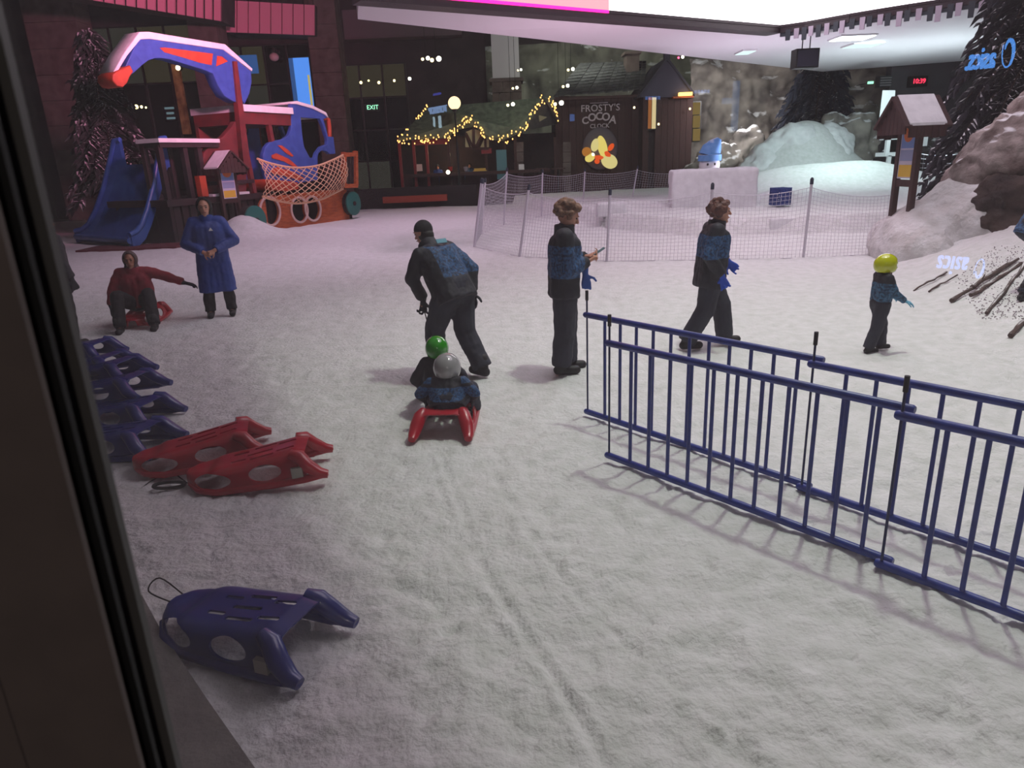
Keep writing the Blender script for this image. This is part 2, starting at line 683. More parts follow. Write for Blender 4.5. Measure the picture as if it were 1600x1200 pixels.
# hall ceiling far above (closes the place)
o = MB().box((-45, -14, 15.0), (45, 62, 15.3)).build('ceiling_hall', mat('hall_ceiling', S(60, 56, 62), 0.9))
tag(o, kind='structure')

E_PINK = emat('led_pink', (1.0, 0.36, 0.42, 1), 1.7)
E_MAG = emat('led_magenta', (1.0, 0.02, 0.30, 1), 3.0)
E_WHT = emat('led_white', (1.0, 0.90, 0.98, 1), 4.2)
m_case = mat('screen_case', S(40, 20, 32), 0.5)


def vwall(name, label, pts, cols, z0, z1, mags=()):
    """a video wall along plan points; one module per span"""
    root = empty(name, (pts[0].x, pts[0].y, z0))
    tag(root, label, 'screen')
    o3 = Vector((pts[0].x, pts[0].y, z0))
    back = MB()
    for i in range(len(pts) - 1):
        a, b = pts[i], pts[i + 1]
        d = Vector((b.x - a.x, b.y - a.y, 0))
        nrm = Vector((d.y, -d.x, 0)).normalized()
        g = d * 0.002

        def P(p, z, off):
            q = Vector((p.x, p.y, z)) + nrm * off
            return q - o3
        for lo, hi, m, nm in ((z0 + 0.22, z1, cols[i], 'led_module'), (z0 + 0.15, z0 + 0.22, E_MAG if i in mags else m_case, 'led_strip')):
            q = MB()
            vv = [P(a + g, lo, 0.16), P(b - g, lo, 0.16), P(b - g, hi, 0.16), P(a + g, hi, 0.16),
                  P(a + g, lo, 0), P(b - g, lo, 0), P(b - g, hi, 0), P(a + g, hi, 0)]
            q.add(vv, [(0, 1, 2, 3), (5, 4, 7, 6), (0, 4, 5, 1), (3, 2, 6, 7), (1, 5, 6, 2), (0, 3, 7, 4)])
            q.build(nm, m, root)
        back.add([P(a, z0, 0.14), P(b, z0, 0.14), P(b, z1, 0.06), P(a, z1, 0.06), P(a, z0, -0.4), P(b, z0, -0.4), P(b, z1, -0.4), P(a, z1, -0.4)],
                 [(0, 1, 2, 3), (5, 4, 7, 6), (0, 4, 5, 1), (3, 2, 6, 7), (1, 5, 6, 2), (0, 3, 7, 4)])
    back.build('case', m_case, root)
    return root


A0, A1 = W(560, 1, ZC), W(1214, 52, ZC)
pts = [A0.lerp(A1, i / 10) for i in range(11)]
vwall('video_wall', 'pink to white video wall above the straight soffit edge', pts, [E_PINK] * 5 + [E_WHT] * 5, ZC - 0.02, ZC + 3.6, range(5))
pr = smoothpath([A1 + Vector((0.1, -0.05, 0))] + right, 2)
vwall('video_wall', 'curved white video wall above the fringed soffit edge', pr, [E_WHT] * (len(pr) - 1), ZC - 0.02, ZC + 3.6)

# fringe of icicle tabs under the curved screen
fr = empty('icicle_fringe', (pr[0].x, pr[0].y, ZC))
tag(fr, 'dark fringe with pale icicle tabs hanging under the curved screen', 'fringe')
o3 = Vector((pr[0].x, pr[0].y, ZC))
m_fr, m_fr2 = mat('fringe_dark', S(52, 60, 70), 0.6), mat('fringe_pale', S(190, 178, 195), 0.6)
band = MB()
for a, b in zip(pr[:-1], pr[1:]):
    d = (b - a)
    nn = Vector((d.y, -d.x, 0)).normalized() * 0.10
    a2, b2 = a + nn - o3, b + nn - o3
    band.add([(a2.x, a2.y, -0.12), (b2.x, b2.y, -0.12), (b2.x, b2.y, 0.10), (a2.x, a2.y, 0.10),
              (a2.x - nn.x, a2.y - nn.y, -0.12), (b2.x - nn.x, b2.y - nn.y, -0.12), (b2.x - nn.x, b2.y - nn.y, 0.10), (a2.x - nn.x, a2.y - nn.y, 0.10)],
             [(0, 1, 2, 3), (5, 4, 7, 6), (0, 4, 5, 1), (3, 2, 6, 7)])
band.build('valance', m_fr, fr)
fine_pr = smoothpath(pr, 8)
acc, step, j = 0.0, 0.24, 0
for a, b in zip(fine_pr[:-1], fine_pr[1:]):
    acc += (b - a).length
    if acc >= step:
        acc -= step
        d = (b - a).normalized()
        nn = Vector((d.y, -d.x, 0)) * 0.14
        p = b + nn - o3
        hh = random.uniform(0.26, 0.40)
        w_ = 0.075
        t = MB()
        tx = Vector((d.x, d.y, 0)) * w_
        th = Vector((d.y, -d.x, 0)) * 0.02
        z1, z0 = 0.05, 0.05 - hh
        t.add([p - tx + th + Vector((0, 0, z1)), p + tx + th + Vector((0, 0, z1)), p + tx * 0.85 + th + Vector((0, 0, z0)), p - tx * 0.85 + th + Vector((0, 0, z0)),
               p - tx - th + Vector((0, 0, z1)), p + tx - th + Vector((0, 0, z1)), p + tx * 0.85 - th + Vector((0, 0, z0)), p - tx * 0.85 - th + Vector((0, 0, z0))],
              [(3, 2, 1, 0), (4, 5, 6, 7), (0, 1, 5, 4), (2, 3, 7, 6), (1, 2, 6, 5), (0, 4, 7, 3)])
        t.build('icicle_tab', m_fr2 if j % 2 else m_fr, fr)
        j += 1

# ceiling lamps in the soffit
E_COOL = emat('cool_lamp', (0.85, 1.0, 1.0, 1), 9.0)
for (px, py, wpx, lab) in ((1332, 57, 26, 'square white ceiling lamp glowing in soffit, nearest the curved screen'),
                           (1348, 69, 22, 'dimmer flat ceiling lamp just behind the glowing one'),
                           (1165, 80, 10, 'small ceiling lamp far along the soffit')):
    p = W(px, py, ZC)
    r_ = empty('ceiling_lamp', (p.x, p.y, ZC))
    tag(r_, lab, 'lamp', 'soffit lamps')
    ww = wpx / FPX * p.y
    MB().box((-ww, -0.5, -0.05), (ww, 0.5, -0.002)).build('lamp_frame', M_WHITE, r_)
    MB().box((-ww * 0.92, -0.44, -0.07), (ww * 0.92, 0.44, -0.045)).build('diffuser', E_COOL if wpx > 24 else emat('cool_lamp_dim', (0.8, 1, 1, 1), 1.2), r_)


def fb(px0, py0, px1, py1, Y, depth):
    """lo, hi corners of an upright box whose front face sits at depth Y"""
    ym, xm = (py0 + py1) / 2, (px0 + px1) / 2
    x0, x1 = D(px0, ym, Y).x, D(px1, ym, Y).x
    z1, z0 = D(xm, py0, Y).z, D(xm, py1, Y).z
    return (x0, Y, z0), (x1, Y + depth, z1)


def fbox(mb, px0, py0, px1, py1, Y, depth, zfloor=False):
    lo, hi = fb(px0, py0, px1, py1, Y, depth)
    if zfloor:
        lo = (lo[0], lo[1], -0.1)
    return mb.box(lo, hi)


# hanging loudspeaker
p = D(1258, 92, 24.0)
sp = empty('loudspeaker', (p.x, p.y, p.z - 0.3))
tag(sp, 'black loudspeaker box hanging under the soffit corner', 'speaker')
MB().box((-0.36, -0.2, 0.02), (0.36, 0.25, 0.58)).build('cabinet', M_BLK, sp)
MB().box((-0.32, -0.225, 0.06), (0.32, -0.2, 0.54)).build('grille', mat('speaker_grille', S(48, 50, 66), 0.8), sp)
for sx in (-0.12, 0.12):
    MB().tube([(sx, 0, 0.58), (sx, 0, ZC - p.z + 0.3)], 0.018, 6).build('hanger', M_STEEL, sp)

# ---- back walls
m_dark = mat('dark_render', S(70, 56, 60), 0.85, S(56, 44, 48), 1.5, bump=0.2)
m_pillar = mat('stone_cladding', S(112, 96, 92), 0.85, S(88, 74, 72), 2.0, bump=0.4)
m_pinkp = mat('pink_panel', S(226, 140, 165), 0.6)
m_glassd = mat('dark_window_glass', S(26, 24, 24), 0.15)
m_frame = mat('window_bar', S(34, 28, 28), 0.5)
wb = MB()
wb.box((-45, 52, -0.1), (45, 52.4, 15.0))
o = wb.build('wall_back', m_dark)
tag(o, kind='structure')
o = MB().box((-45.3, -14, -0.1), (-45, 62, 15.0)).build('wall_left', m_dark)
tag(o, kind='structure')
o = MB().box((45, -14, -0.1), (45.3, 62, 15.0)).build('wall_right', m_dark)
tag(o, kind='structure')

for nm_, a_, b_, Y_ in (('wall_shops', 40, 346, 40.25), ('wall_shopfront', 346, 494, 43.25), ('wall_arcade', 494, 760, 44.25)):
    lo, hi = fb(a_, -80, b_, 330, Y_, 0.4)
    tag(MB().box((lo[0], Y_, -0.1), (hi[0], Y_ + 0.4, 15)).build(nm_, m_dark), kind='structure')
E_AMB = emat('warm_interior', (1.0, 0.84, 0.48, 1), 0.030)
E_AMB2 = emat('warm_interior_bright', (1.0, 0.80, 0.25, 1), 0.55)
E_YEL = emat('warm_spot', (1.0, 0.80, 0.35, 1), 6.0)
E_SPOTW = emat('white_spot', (1.0, 0.95, 0.75, 1), 8.0)
E_BLUE = emat('blue_display', (0.10, 0.32, 1.0, 1), 1.0)
E_BLUED = emat('blue_display_dim', (0.10, 0.28, 0.85, 1), 0.30)
E_GREEN = emat('green_exit', (0.35, 1.0, 0.6, 1), 1.8)
E_GREY = emat('lit_room', (0.62, 0.60, 0.48, 1), 0.040)

# facade bays: (px0, px1, ytop, ybottom, Y)
bay_id = [0]


def bay(px0, py0, px1, py1, Y, cols, rows, label_glow):
    """a glazed bay: window structure with panes, bars and the lit room behind"""
    bay_id[0] += 1
    lo, hi = fb(px0, py0, px1, py1, Y, 0.2)
    cx_ = (lo[0] + hi[0]) / 2
    r_ = empty('window_%d' % (bay_id[0] + 1), (cx_, Y, lo[2]))
    tag(r_, kind='structure')
    wdt, hgt = hi[0] - lo[0], hi[2] - lo[2]
    for i in range(cols):
        for j in range(rows):
            x0, x1 = -wdt / 2 + wdt * i / cols, -wdt / 2 + wdt * (i + 1) / cols
            z0, z1 = hgt * j / rows, hgt * (j + 1) / rows
            MB().box((x0 + 0.03, 0.10, z0 + 0.03), (x1 - 0.03, 0.13, z1 - 0.03)).build('pane', label_glow.get((i, j), m_glassd), r_)
    for i in range(cols + 1):
        x = -wdt / 2 + wdt * i / cols
        MB().box((x - 0.05, 0, 0), (x + 0.05, 0.16, hgt)).build('window_bar', m_frame, r_)
    for j in range(rows + 1):
        z = hgt * j / rows
        MB().box((-wdt / 2, 0.01, z - 0.04), (wdt / 2, 0.15, z + 0.04)).build('window_bar', m_frame, r_)
    return r_


# left facade
bay(150, 40, 318, 300, 40.0, 4, 3, {(0, 2): E_GREY, (1, 2): E_GREY, (2, 2): E_AMB, (3, 2): E_AMB})
bay(352, 70, 492, 250, 43.0, 4, 3, {(0, 2): E_GREY, (1, 2): E_AMB, (1, 1): E_GREY})
bay(534, 100, 640, 300, 44.0, 3, 4, {(0, 3): E_AMB, (1, 3): E_AMB, (2, 3): E_AMB, (0, 0): E_GREY, (1, 0): E_GREY})
bay(640, 60, 720, 150, 46.0, 2, 2, {})
for i, (a, b, Y) in enumerate(((60, 140, 38.5), (308, 352, 39.0), (490, 536, 42.0))):
    mb = MB()
    lo, hi = fb(a, -60, b, 330, Y, 1.4)
    r_ = empty('pillar', ((lo[0] + hi[0]) / 2, Y, 0))
    tag(r_, ('dark stone pillar at the left edge behind the snowy pine', 'stone clad pillar behind the excavator arm', 'stone clad pillar right of the blue display')[i], 'pillar', 'facade pillars')
    hw = (hi[0] - lo[0]) / 2
    zz, row = -0.1, 0
    while zz < hi[2]:
        MB().box((-hw + 0.004, 0.004, zz + 0.01), (hw - 0.004, 1.4, zz + 1.19)).build('stone_block', m_pillar, r_)
        zz += 1.2
        row += 1
# balcony fascia of pink panels
for n_, (pa, pb, Ya, Yb, cnt, lab) in enumerate((((-40, -62, -30), (346, -26, 33), 29.0, 37.0, 22, 'pink panelled balcony front at top left, behind the arm'),
                                                   ((352, 0, 50), (492, 8, 55), 40.5, 41.5, 8, 'flat pink panelled balcony front left of the stone pillar'))):
    r0 = D(pa[0], pa[2], Ya)
    r_ = empty('balcony_front', r0)
    tag(r_, lab, 'balcony', 'balcony fronts')
    A_, B_ = D(pa[0], pa[2], Ya), D(pb[0], pb[2], Yb)
    At, Bt = D(pa[0], pa[1], Ya), D(pb[0], pb[1], Yb)
    for i in range(cnt):
        t0, t1 = i / cnt + 0.006, (i + 1) / cnt - 0.006
        q = [A_.lerp(B_, t0), A_.lerp(B_, t1), At.lerp(Bt, t1), At.lerp(Bt, t0)]
        zb, zt = A_.z, max(At.z, Bt.z)
        q = [Vector((v.x, v.y, z)) - r0 for v, z in zip(q, (A_.lerp(B_, t0).z, A_.lerp(B_, t1).z, At.lerp(Bt, t1).z, At.lerp(Bt, t0).z))]
        bk = Vector((0, 0.12, 0))
        MB().add(q + [v + bk for v in q], [(0, 1, 2, 3), (7, 6, 5, 4), (0, 4, 5, 1), (1, 5, 6, 2), (2, 6, 7, 3), (3, 7, 4, 0)]).build('fascia_panel', m_pinkp, r_)
    bk = Vector((0, 0.15, 0))
    q = [A_ - r0 + bk, B_ - r0 + bk, Bt - r0 + bk, At - r0 + bk]
    dk = Vector((0, 1.6, 0))
    MB().add(q + [v + dk for v in q], [(0, 1, 2, 3), (7, 6, 5, 4), (0, 4, 5, 1), (1, 5, 6, 2), (2, 6, 7, 3), (3, 7, 4, 0)]).build('balcony_slab', m_dark, r_)
    rail = [At - r0 + Vector((0, 0.3, 0.9)), Bt - r0 + Vector((0, 0.3, 0.9))]
    MB().tube(rail, 0.04, 6).build('handrail', m_frame, r_)
    for i in range(cnt * 2):
        v = At.lerp(Bt, (i + 0.5) / (cnt * 2)) - r0 + Vector((0, 0.3, 0))
        MB().tube([v, v + Vector((0, 0, 0.9))], 0.02, 5).build('baluster', m_frame, r_)
# dark bulkhead between pillar and soffit
o = fbox(MB(), 536, 12, 720, 58, 43.0, 1.0).build('wall_bulkhead', mat('bulkhead', S(104, 84, 92), 0.8))
tag(o, kind='structure')
# blue display
lo, hi = fb(455, 90, 486, 168, 42.8, 0.15)
r_ = empty('display_panel', ((lo[0] + hi[0]) / 2, 42.8, lo[2]))
tag(r_, 'tall bright blue display beside the stone pillar', 'display')
hw, hh = (hi[0] - lo[0]) / 2, hi[2] - lo[2]
MB().box((-hw * 0.55, 0, 0), (hw, 0.08, hh)).build('screen', E_BLUE, r_)
MB().box((-hw, 0.01, 0), (-hw * 0.55, 0.09, hh)).build('side_panel', E_BLUED, r_)
MB().box((-hw, 0.08, -0.1), (hw * 1.05, 0.2, hh + 0.05)).build('housing', m_frame, r_)
lo, hi = fb(373, 86, 402, 115, 42.9, 0.1)
o = MB().box((0, 0, 0), (hi[0] - lo[0], 0.1, hi[2] - lo[2])).build('blue_banner', E_BLUED, loc=lo)
tag(o, 'small dim blue banner just above the arm elbow', 'banner')
lo, hi = fb(483, 117, 486, 165, 42.7, 0.05)
o = MB().box((0, 0, 0), (hi[0] - lo[0], 0.05, hi[2] - lo[2])).build('light_tube', E_AMB2, loc=lo)
tag(o, 'thin yellow light tube on the edge of the blue display', 'lamp')
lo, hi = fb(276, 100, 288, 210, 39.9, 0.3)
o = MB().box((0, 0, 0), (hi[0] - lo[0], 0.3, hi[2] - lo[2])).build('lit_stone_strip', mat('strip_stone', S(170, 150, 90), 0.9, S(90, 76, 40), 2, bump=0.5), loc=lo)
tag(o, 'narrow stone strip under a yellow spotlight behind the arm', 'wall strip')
# small shop spots
for i, (px, py, Y, r_, m) in enumerate(((278, 106, 39.8, 0.13, E_YEL), (213, 167, 39.8, 0.11, E_YEL), (221, 167, 39.8, 0.07, E_YEL), (228, 168, 39.8, 0.05, E_YEL),
                                        (564, 129, 43.8, 0.08, E_YEL), (592, 129, 43.8, 0.08, E_YEL), (616, 126, 43.8, 0.07, E_YEL), (640, 123, 43.8, 0.09, E_SPOTW), (576, 126, 43.8, 0.05, E_YEL),
                                        (397, 187, 42.85, 0.10, E_YEL), (408, 189, 42.85, 0.09, E_YEL), (223, 249, 39.8, 0.08, E_YEL), (700, 269, 37.4, 0.10, E_SPOTW))):
    p = D(px, py, Y)
    rt = empty('spotlight', p)
    tag(rt, ['round yellow spotlight above the lit stone strip', 'brightest of the shop spots left of the arm', 'middle shop spot of the row left of the arm', 'faintest shop spot of the row left of the arm',
             'leftmost yellow shop spot above the exit sign', 'second yellow shop spot above the exit sign', 'third yellow shop spot above the exit sign', 'white shop spot ending the row above the exit sign', 'tiny yellow shop spot between the leftmost two',
             'warm spot seen through the cab frame, left one', 'warm spot seen through the cab frame, right one', 'small warm spot above the blue slide', 'round white lamp over the hut counter'][i], 'lamp', 'shop spotlights')
    MB().ell((0, 0, 0), (r_, r_ * 0.6, r_), nu=10, nv=6).build('lens', m, rt, True)
    MB().tube([(0, 0.02, 0), (0, 0.47, 0.02)], [r_ * 1.15, r_ * 0.8], 10).build('lamp_housing', M_BLK, rt)
# exit sign
p = D(581, 168, 43.95)
r_ = empty('exit_sign', p)
tag(r_, 'small glowing green exit sign in the dark shop bay', 'sign')
MB().box((-0.42, 0.0, -0.2), (0.42, 0.08, 0.2)).build('sign_box', M_BLK, r_)
link('lettering', text_mesh('EXIT', 0.34, 0.02), E_GREEN, r_, (0.05, -0.02, 0))
# pale lettering on shop glass left of the arm
p = D(266, 177, 39.95)
r_ = empty('shop_sign', p)
tag(r_, 'faint three line pale sign on the shop glass behind the arm', 'sign')
MB().box((-0.35, 0.0, -0.38), (0.35, 0.04, 0.38)).build('sign_board', M_BLK, r_)
for j, ln in enumerate((0.5, 0.4, 0.46)):
    MB().box((-ln / 2, -0.015, 0.2 - j * 0.25), (ln / 2, 0.0, 0.31 - j * 0.25)).build('letter_line', emat('pale_sign', (0.5, 0.75, 0.85, 1), 0.22), r_)
# bullet camera on the facade
p = D(428, 86, 42.7)
r_ = empty('security_camera', p)
tag(r_, 'pale dome security camera on the facade above the cab', 'camera')
MB().ell((0, 0, -0.1), (0.26, 0.26, 0.22)).build('dome', mat('camera_white', S(215, 190, 185), 0.5), r_, True)
MB().tube([(0, 0, 0.05), (0, 0, 0.3), (0, 0.6, 0.3)], 0.10, 12).build('mount', m_frame, r_)

# ---- rock cliff behind the huts and under the soffit
def cliff(name, pxs, Y, ztop, seed, m, label, amp=0.9, zb=-0.1):
    x0, x1 = D(pxs[0], 200, Y).x, D(pxs[1], 200, Y).x
    u = np.linspace(x0, x1, 90)
    v = np.linspace(zb, ztop, 50)
    U, V = np.meshgrid(u, v, indexing='ij')
    nz = vnoise(U * 0.35 + 3, V * 0.5, seed) * 2 + np.abs(vnoise(U * 0.9, V * 1.1, seed + 1)) * 1.4 + 0.5 * vnoise(U * 2.2, V * 2.6, seed + 2)
    P = np.stack([U, Y + amp * nz + 0.12 * V, V], -1)
    o = link(name, gridmesh(name, P), m)
    tag(o, label, 'rock')
    return o


m_cliff = mat('painted_rock', S(140, 138, 126), 0.9, S(78, 76, 72), 0.5, 6, 0.6, 3, snow=0.42)
m_brock = mat('brown_rock', S(156, 148, 140), 0.9, S(88, 82, 80), 0.9, 6, 0.8, 5, snow=0.34)
m_drock = mat('dark_rock', S(58, 56, 56), 0.9, S(34, 32, 34), 1.5, 6, 0.6, 6, snow=0.30)
cliff('rock_cliff', (700, 1120), 47.0, 9.0, 21, m_cliff, 'grey green rock cliff rising behind the timber huts')
cliff('rock_cliff', (1080, 1420), 41.0, 7.0, 31, m_brock, 'grey brown rock cliff behind the dark pine')
o = fbox(MB(), 1385, 98, 1560, 260, 36.4, 0.5, True).build('wall_clock', mat('grey_panel_wall', S(96, 92, 98), 0.8, S(86, 82, 88), 2))
o.name = 'wall_far'
tag(o, kind='structure')
# white column with stone foot
lo, hi = fb(768, 40, 811, 122, 41.4, 1.5)
r_ = empty('column', ((lo[0] + hi[0]) / 2, 41.4, 0))
tag(r_, 'square white column standing on a stone foot behind the garland hut', 'column')
hw = (hi[0] - lo[0]) / 2
MB().box((-hw, 0, lo[2]), (hw, 1.5, hi[2] + 4)).build('shaft', m_soff, r_)
MB().box((-hw * 1.25, -0.15, lo[2] - 0.18), (hw * 1.25, 1.65, lo[2])).build('capstone', m_pillar, r_)
zz = lo[2] - 0.18
row = 0
while zz > 0:
    for i in range(3):
        off = (row % 2) * 0.33
        x0, x1 = -hw * 1.1 + 2.2 * hw * max(0, (i - off) / 2.67), -hw * 1.1 + 2.2 * hw * min(1, (i + 1 - off) / 2.67)
        if x1 - x0 > 0.05:
            MB().box((x0 + 0.015, -0.05 + random.uniform(0, 0.05), zz - 0.53), (x1 - 0.015, 1.55, zz - 0.01)).build('stone_block', m_pillar, r_)
    zz -= 0.55
    row += 1

# ---- big fake rock on the right: blobs, remeshed
def blob(name, balls, voxel, jit, js, m, label, cat, smooth=4, rough=0.9):
    mb = MB()
    c0 = Vector(balls[0][0])
    base = Vector((c0.x, c0.y, 0))
    for c, r_ in balls:
        mb.ell(Vector(c) - base, r_)
    o = link(name, remeshed(mb, name, voxel, smooth, jit, js, rough), m, loc=base)
    tag(o, label, cat)
    return o


blob('snow_bank', [((8.15, 13.7, 0.15), (0.95, 1.1, 0.92)), ((8.85, 13.5, 0.5), (1.0, 1.1, 1.05)), ((7.75, 13.2, 0.0), (0.65, 0.9, 0.72)), ((9.5, 13.0, 0.3), (1.2, 1.2, 0.8))], 0.05, 0.09, 1.6,
     mat('bank_snow', (0.74, 0.73, 0.74, 1), 0.8, (0.58, 0.56, 0.55, 1), 3.5, 8, 1.0, 9, bdist=0.06), 'snow covered bank bulging under the large notice board', 'snow bank', 4, 0.5)
m_big = mat('big_rock', S(158, 146, 142), 0.9, S(92, 78, 74), 2.2, 10, 1.0, 5, bdist=0.10, lo=0.36, hi=0.64, snow=0.22)
m_cave_shade = mat('cave_shade_rock', S(88, 72, 66), 0.9, S(46, 36, 34), 2.2, 10, 1.0, 5, bdist=0.10)  # brown rock, darker still to paint in the shade of a hollow
blob('boulder', [((9.65, 13.3, 1.65), (1.1, 1.05, 1.0)), ((9.1, 13.5, 1.3), (0.7, 0.9, 0.75)), ((10.5, 13.4, 2.1), (1.3, 1.15, 1.1)), ((11.6, 12.9, 2.0), (1.3, 1.3, 1.4)), ((8.9, 13.6, 0.8), (0.6, 0.8, 0.8))],
     0.05, 0.11, 1.5, m_big, 'huge pale brown rock with snow on its edge at right', 'rock', 3)
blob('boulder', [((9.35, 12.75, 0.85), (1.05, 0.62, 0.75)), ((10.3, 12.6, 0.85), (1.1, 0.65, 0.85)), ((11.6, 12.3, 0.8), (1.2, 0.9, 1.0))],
     0.05, 0.14, 1.7, m_cave_shade, 'brown rock darkened as a shaded hollow under the huge rock', 'rock', 3)
# rocks round the far snow heap
blob('boulder', [((17.0, 35.2, 0.6), (1.9, 1.3, 3.0)), ((16.0, 35.6, 0.6), (1.6, 1.2, 2.8))], 0.12, 0.35, 0.8, m_brock, 'tall brown rock at right end of the snow heap', 'rock')
blob('boulder', [((18.4, 33.5, 0.6), (1.5, 1.2, 2.1)), ((19.2, 33.8, 0.6), (1.4, 1.2, 2.2))], 0.12, 0.28, 0.9, m_drock, 'dark snow capped rock left of the white frame stand', 'rock')
blob('boulder', [((21.0, 34.0, 0.5), (1.6, 1.2, 2.0)), ((22.8, 34.0, 0.5), (1.5, 1.2, 1.7))], 0.12, 0.28, 0.9, m_drock, 'dark snow dusted rock behind the large notice board', 'rock')
blob('boulder', [((11.2, 38.0, 0.6), (1.7, 1.0, 1.9)), ((12.8, 38.5, 0.6), (1.2, 1.0, 2.6))], 0.12, 0.3, 0.9, m_brock, 'grey brown rock at left end of the snow heap', 'rock')
blob('snow_heap', [((13.9, 34.2, 0.2), (2.6, 1.3, 2.9)), ((15.4, 34.3, 0.2), (1.5, 1.2, 2.9)), ((12.4, 34.0, 0.2), (1.6, 1.2, 2.3))], 0.1, 0.22, 0.8, M_SNOWS,
     'tall pale snow heap under the dark pine', 'snow heap', 3, 0.8)
def ground_pt(px, py):
    d_ = ray(px, py)
    e_ = Vector((0, 0, EYE))
    y_ = 3.0
    while y_ < 45:
        q = e_ + d_ * (y_ / d_.y)
        if q.z <= float(ground_h(np.array([q.x]), np.array([q.y]), False)[0]):
            return q
        y_ += 0.05
    return q


# ================================================================== PLAY EXCAVATOR
EXO = Vector((-8.7, 26.0, 0.0))
EXX = Vector((0.416, 0.909, 0.0)).normalized()
EXN = Vector((-EXX.y, EXX.x, 0.0))
exc = empty('play_excavator', EXO, math.atan2(EXX.y, EXX.x))
tag(exc, 'large blue and red wooden play excavator with snow on its arm', 'play structure')


def EX(px, py, k=0.0):
    """photo pixel -> (x along side, z) on the side plane shifted k away from the viewer"""
    d = ray(px, py)
    c = EXO + EXN * k - Vector((0, 0, EYE))
    t = c.dot(EXN) / d.dot(EXN)
    p = Vector((0, 0, EYE)) + d * t - EXO
    return (p.dot(EXX), p.z)


m_eblue = mat('play_blue', S(62, 92, 172), 0.45, S(52, 78, 152), 5)
m_eor = mat('play_orange', S(196, 80, 52), 0.5, S(172, 64, 44), 5)
m_ered = mat('play_red', S(114, 44, 46), 0.6, S(90, 34, 38), 4)
m_ewood = mat('play_wood', S(190, 96, 48), 0.7, S(150, 70, 36), 3, stretch=(1, 6, 6))
m_egreen = mat('play_green', S(36, 104, 96), 0.45)
m_edark = mat('play_dark', S(52, 34, 36), 0.8, S(36, 24, 28), 4)
m_rope = mat('net_rope', S(214, 176, 140), 0.85)


def exflat(name, loops, k0, k1, m, bevel=0.0, parent=None):
    me = flat(loops, k1 - k0, name, bevel)
    return link(name, me, m, parent or exc, (0, (k0 + k1) / 2, 0))


def zA(zx, zy):
    return (160 + zx / 6.667, 30 + zy / 6.667)


def zB(zx, zy):
    return (340 + zx / 5.454, 140 + zy / 5.454)


arm = [zA(*p) for p in ((232, 520), (300, 370), (378, 205), (480, 200), (850, 255), (1250, 312), (1540, 535), (1548, 650), (1525, 770), (1480, 872), (1440, 830), (1400, 862), (1360, 850), (1270, 795), (1205, 690), (1150, 560),
                        (1050, 520), (850, 460), (700, 412), (610, 398), (540, 400), (470, 425), (400, 478), (330, 545), (285, 575))]
a_o = exflat('arm', [[EX(*p) for p in arm]], 0.0, 0.35, m_eblue, 0.02)
knob = [EX(*zA(*p)) for p in ((250, 500), (275, 545), (240, 600), (215, 660), (175, 700), (120, 690), (80, 640), (80, 590), (120, 555), (185, 530))]
exflat('bucket_end', [knob], -0.12, 0.47, m_eor, 0.03)
for pts in (((590, 300), (640, 295), (1145, 360), (1130, 480), (1000, 452), (850, 405), (640, 345)), ((1190, 383), (1240, 390), (1300, 440), (1178, 492))):
    exflat('arm_stripe', [[EX(*zA(*p)) for p in pts]], -0.03, 0.0, m_eor, parent=None)
top = [zA(*p) for p in ((130, 555), (235, 380), (378, 205), (480, 200), (850, 255), (1250, 312), (1540, 535))]
topo = [zA(*p) for p in ((1545, 520), (1262, 268), (850, 203), (470, 140), (375, 142), (215, 360), (112, 545))]
exflat('arm_snow', [[EX(*p) for p in top + topo]], -0.05, 0.55, M_SNOWS, 0.02)
# red mast with foot
mast = [zA(1345, 440), zA(1380, 440), (389, 262), (378, 262)]
exflat('mast', [[EX(*p) for p in mast]], -0.10, 0.10, m_ered)
# cab side with window
cab = ((625, 120), (665, 118), (800, 155), (905, 205), (932, 237), (898, 250), (912, 300), (940, 402), (985, 405), (1002, 545), (955, 548), (925, 522), (885, 516), (858, 540), (850, 570), (850, 770), (650, 802),
       (400, 772), (388, 560), (410, 490), (440, 455), (500, 436), (560, 425), (610, 388), (628, 330))
winh = ((705, 235), (870, 245), (893, 290), (935, 420), (935, 468), (880, 490), (842, 540), (830, 583), (785, 583), (735, 490), (720, 400))
exflat('cab_side', [[EX(*zB(*p)) for p in cab], [EX(*zB(*p)) for p in winh]], 0.0, 0.14, m_eblue, 0.01)
exflat('cab_side', [[EX(*zB(*p), k=0.0) for p in cab], [EX(*zB(*p)) for p in winh]], 2.1, 2.24, m_eblue, 0.01)
for pts in (((508, 475), (540, 476), (600, 520), (642, 566), (625, 572), (570, 535)), ((455, 560), (495, 543), (600, 590), (682, 662), (655, 665), (560, 612), (460, 585)), ((445, 690), (500, 660), (640, 700), (730, 752), (690, 772), (560, 735), (460, 718))):
    exflat('cab_stripe', [[EX(*zB(*p)) for p in pts]], -0.04, 0.0, m_eor)
exflat('hull', [[EX(*zB(*p)) for p in ((400, 770), (560, 785), (642, 796), (652, 845), (560, 862), (430, 850))]], -0.2, 2.2, m_eor, 0.02)
roofp = [zB(*p) for p in ((620, 118), (665, 100), (800, 138), (915, 196), (932, 235), (905, 210), (800, 160), (665, 122))]
exflat('cab_snow', [[EX(*p) for p in roofp]], -0.05, 2.3, M_SNOWS, 0.01)
# exhaust pipe
pp = [EX(*zB(*p)) for p in ((912, 245), (940, 238), (960, 255), (968, 320), (970, 402))]
MB().tube([(p[0], 0.1, p[1]) for p in smoothpath([Vector((q[0], 0, q[1])) for q in pp], 4)] if False else [(q[0], 0.1, q[1]) for q in pp], 0.09, 8).build('exhaust_pipe', m_eor, exc, True)
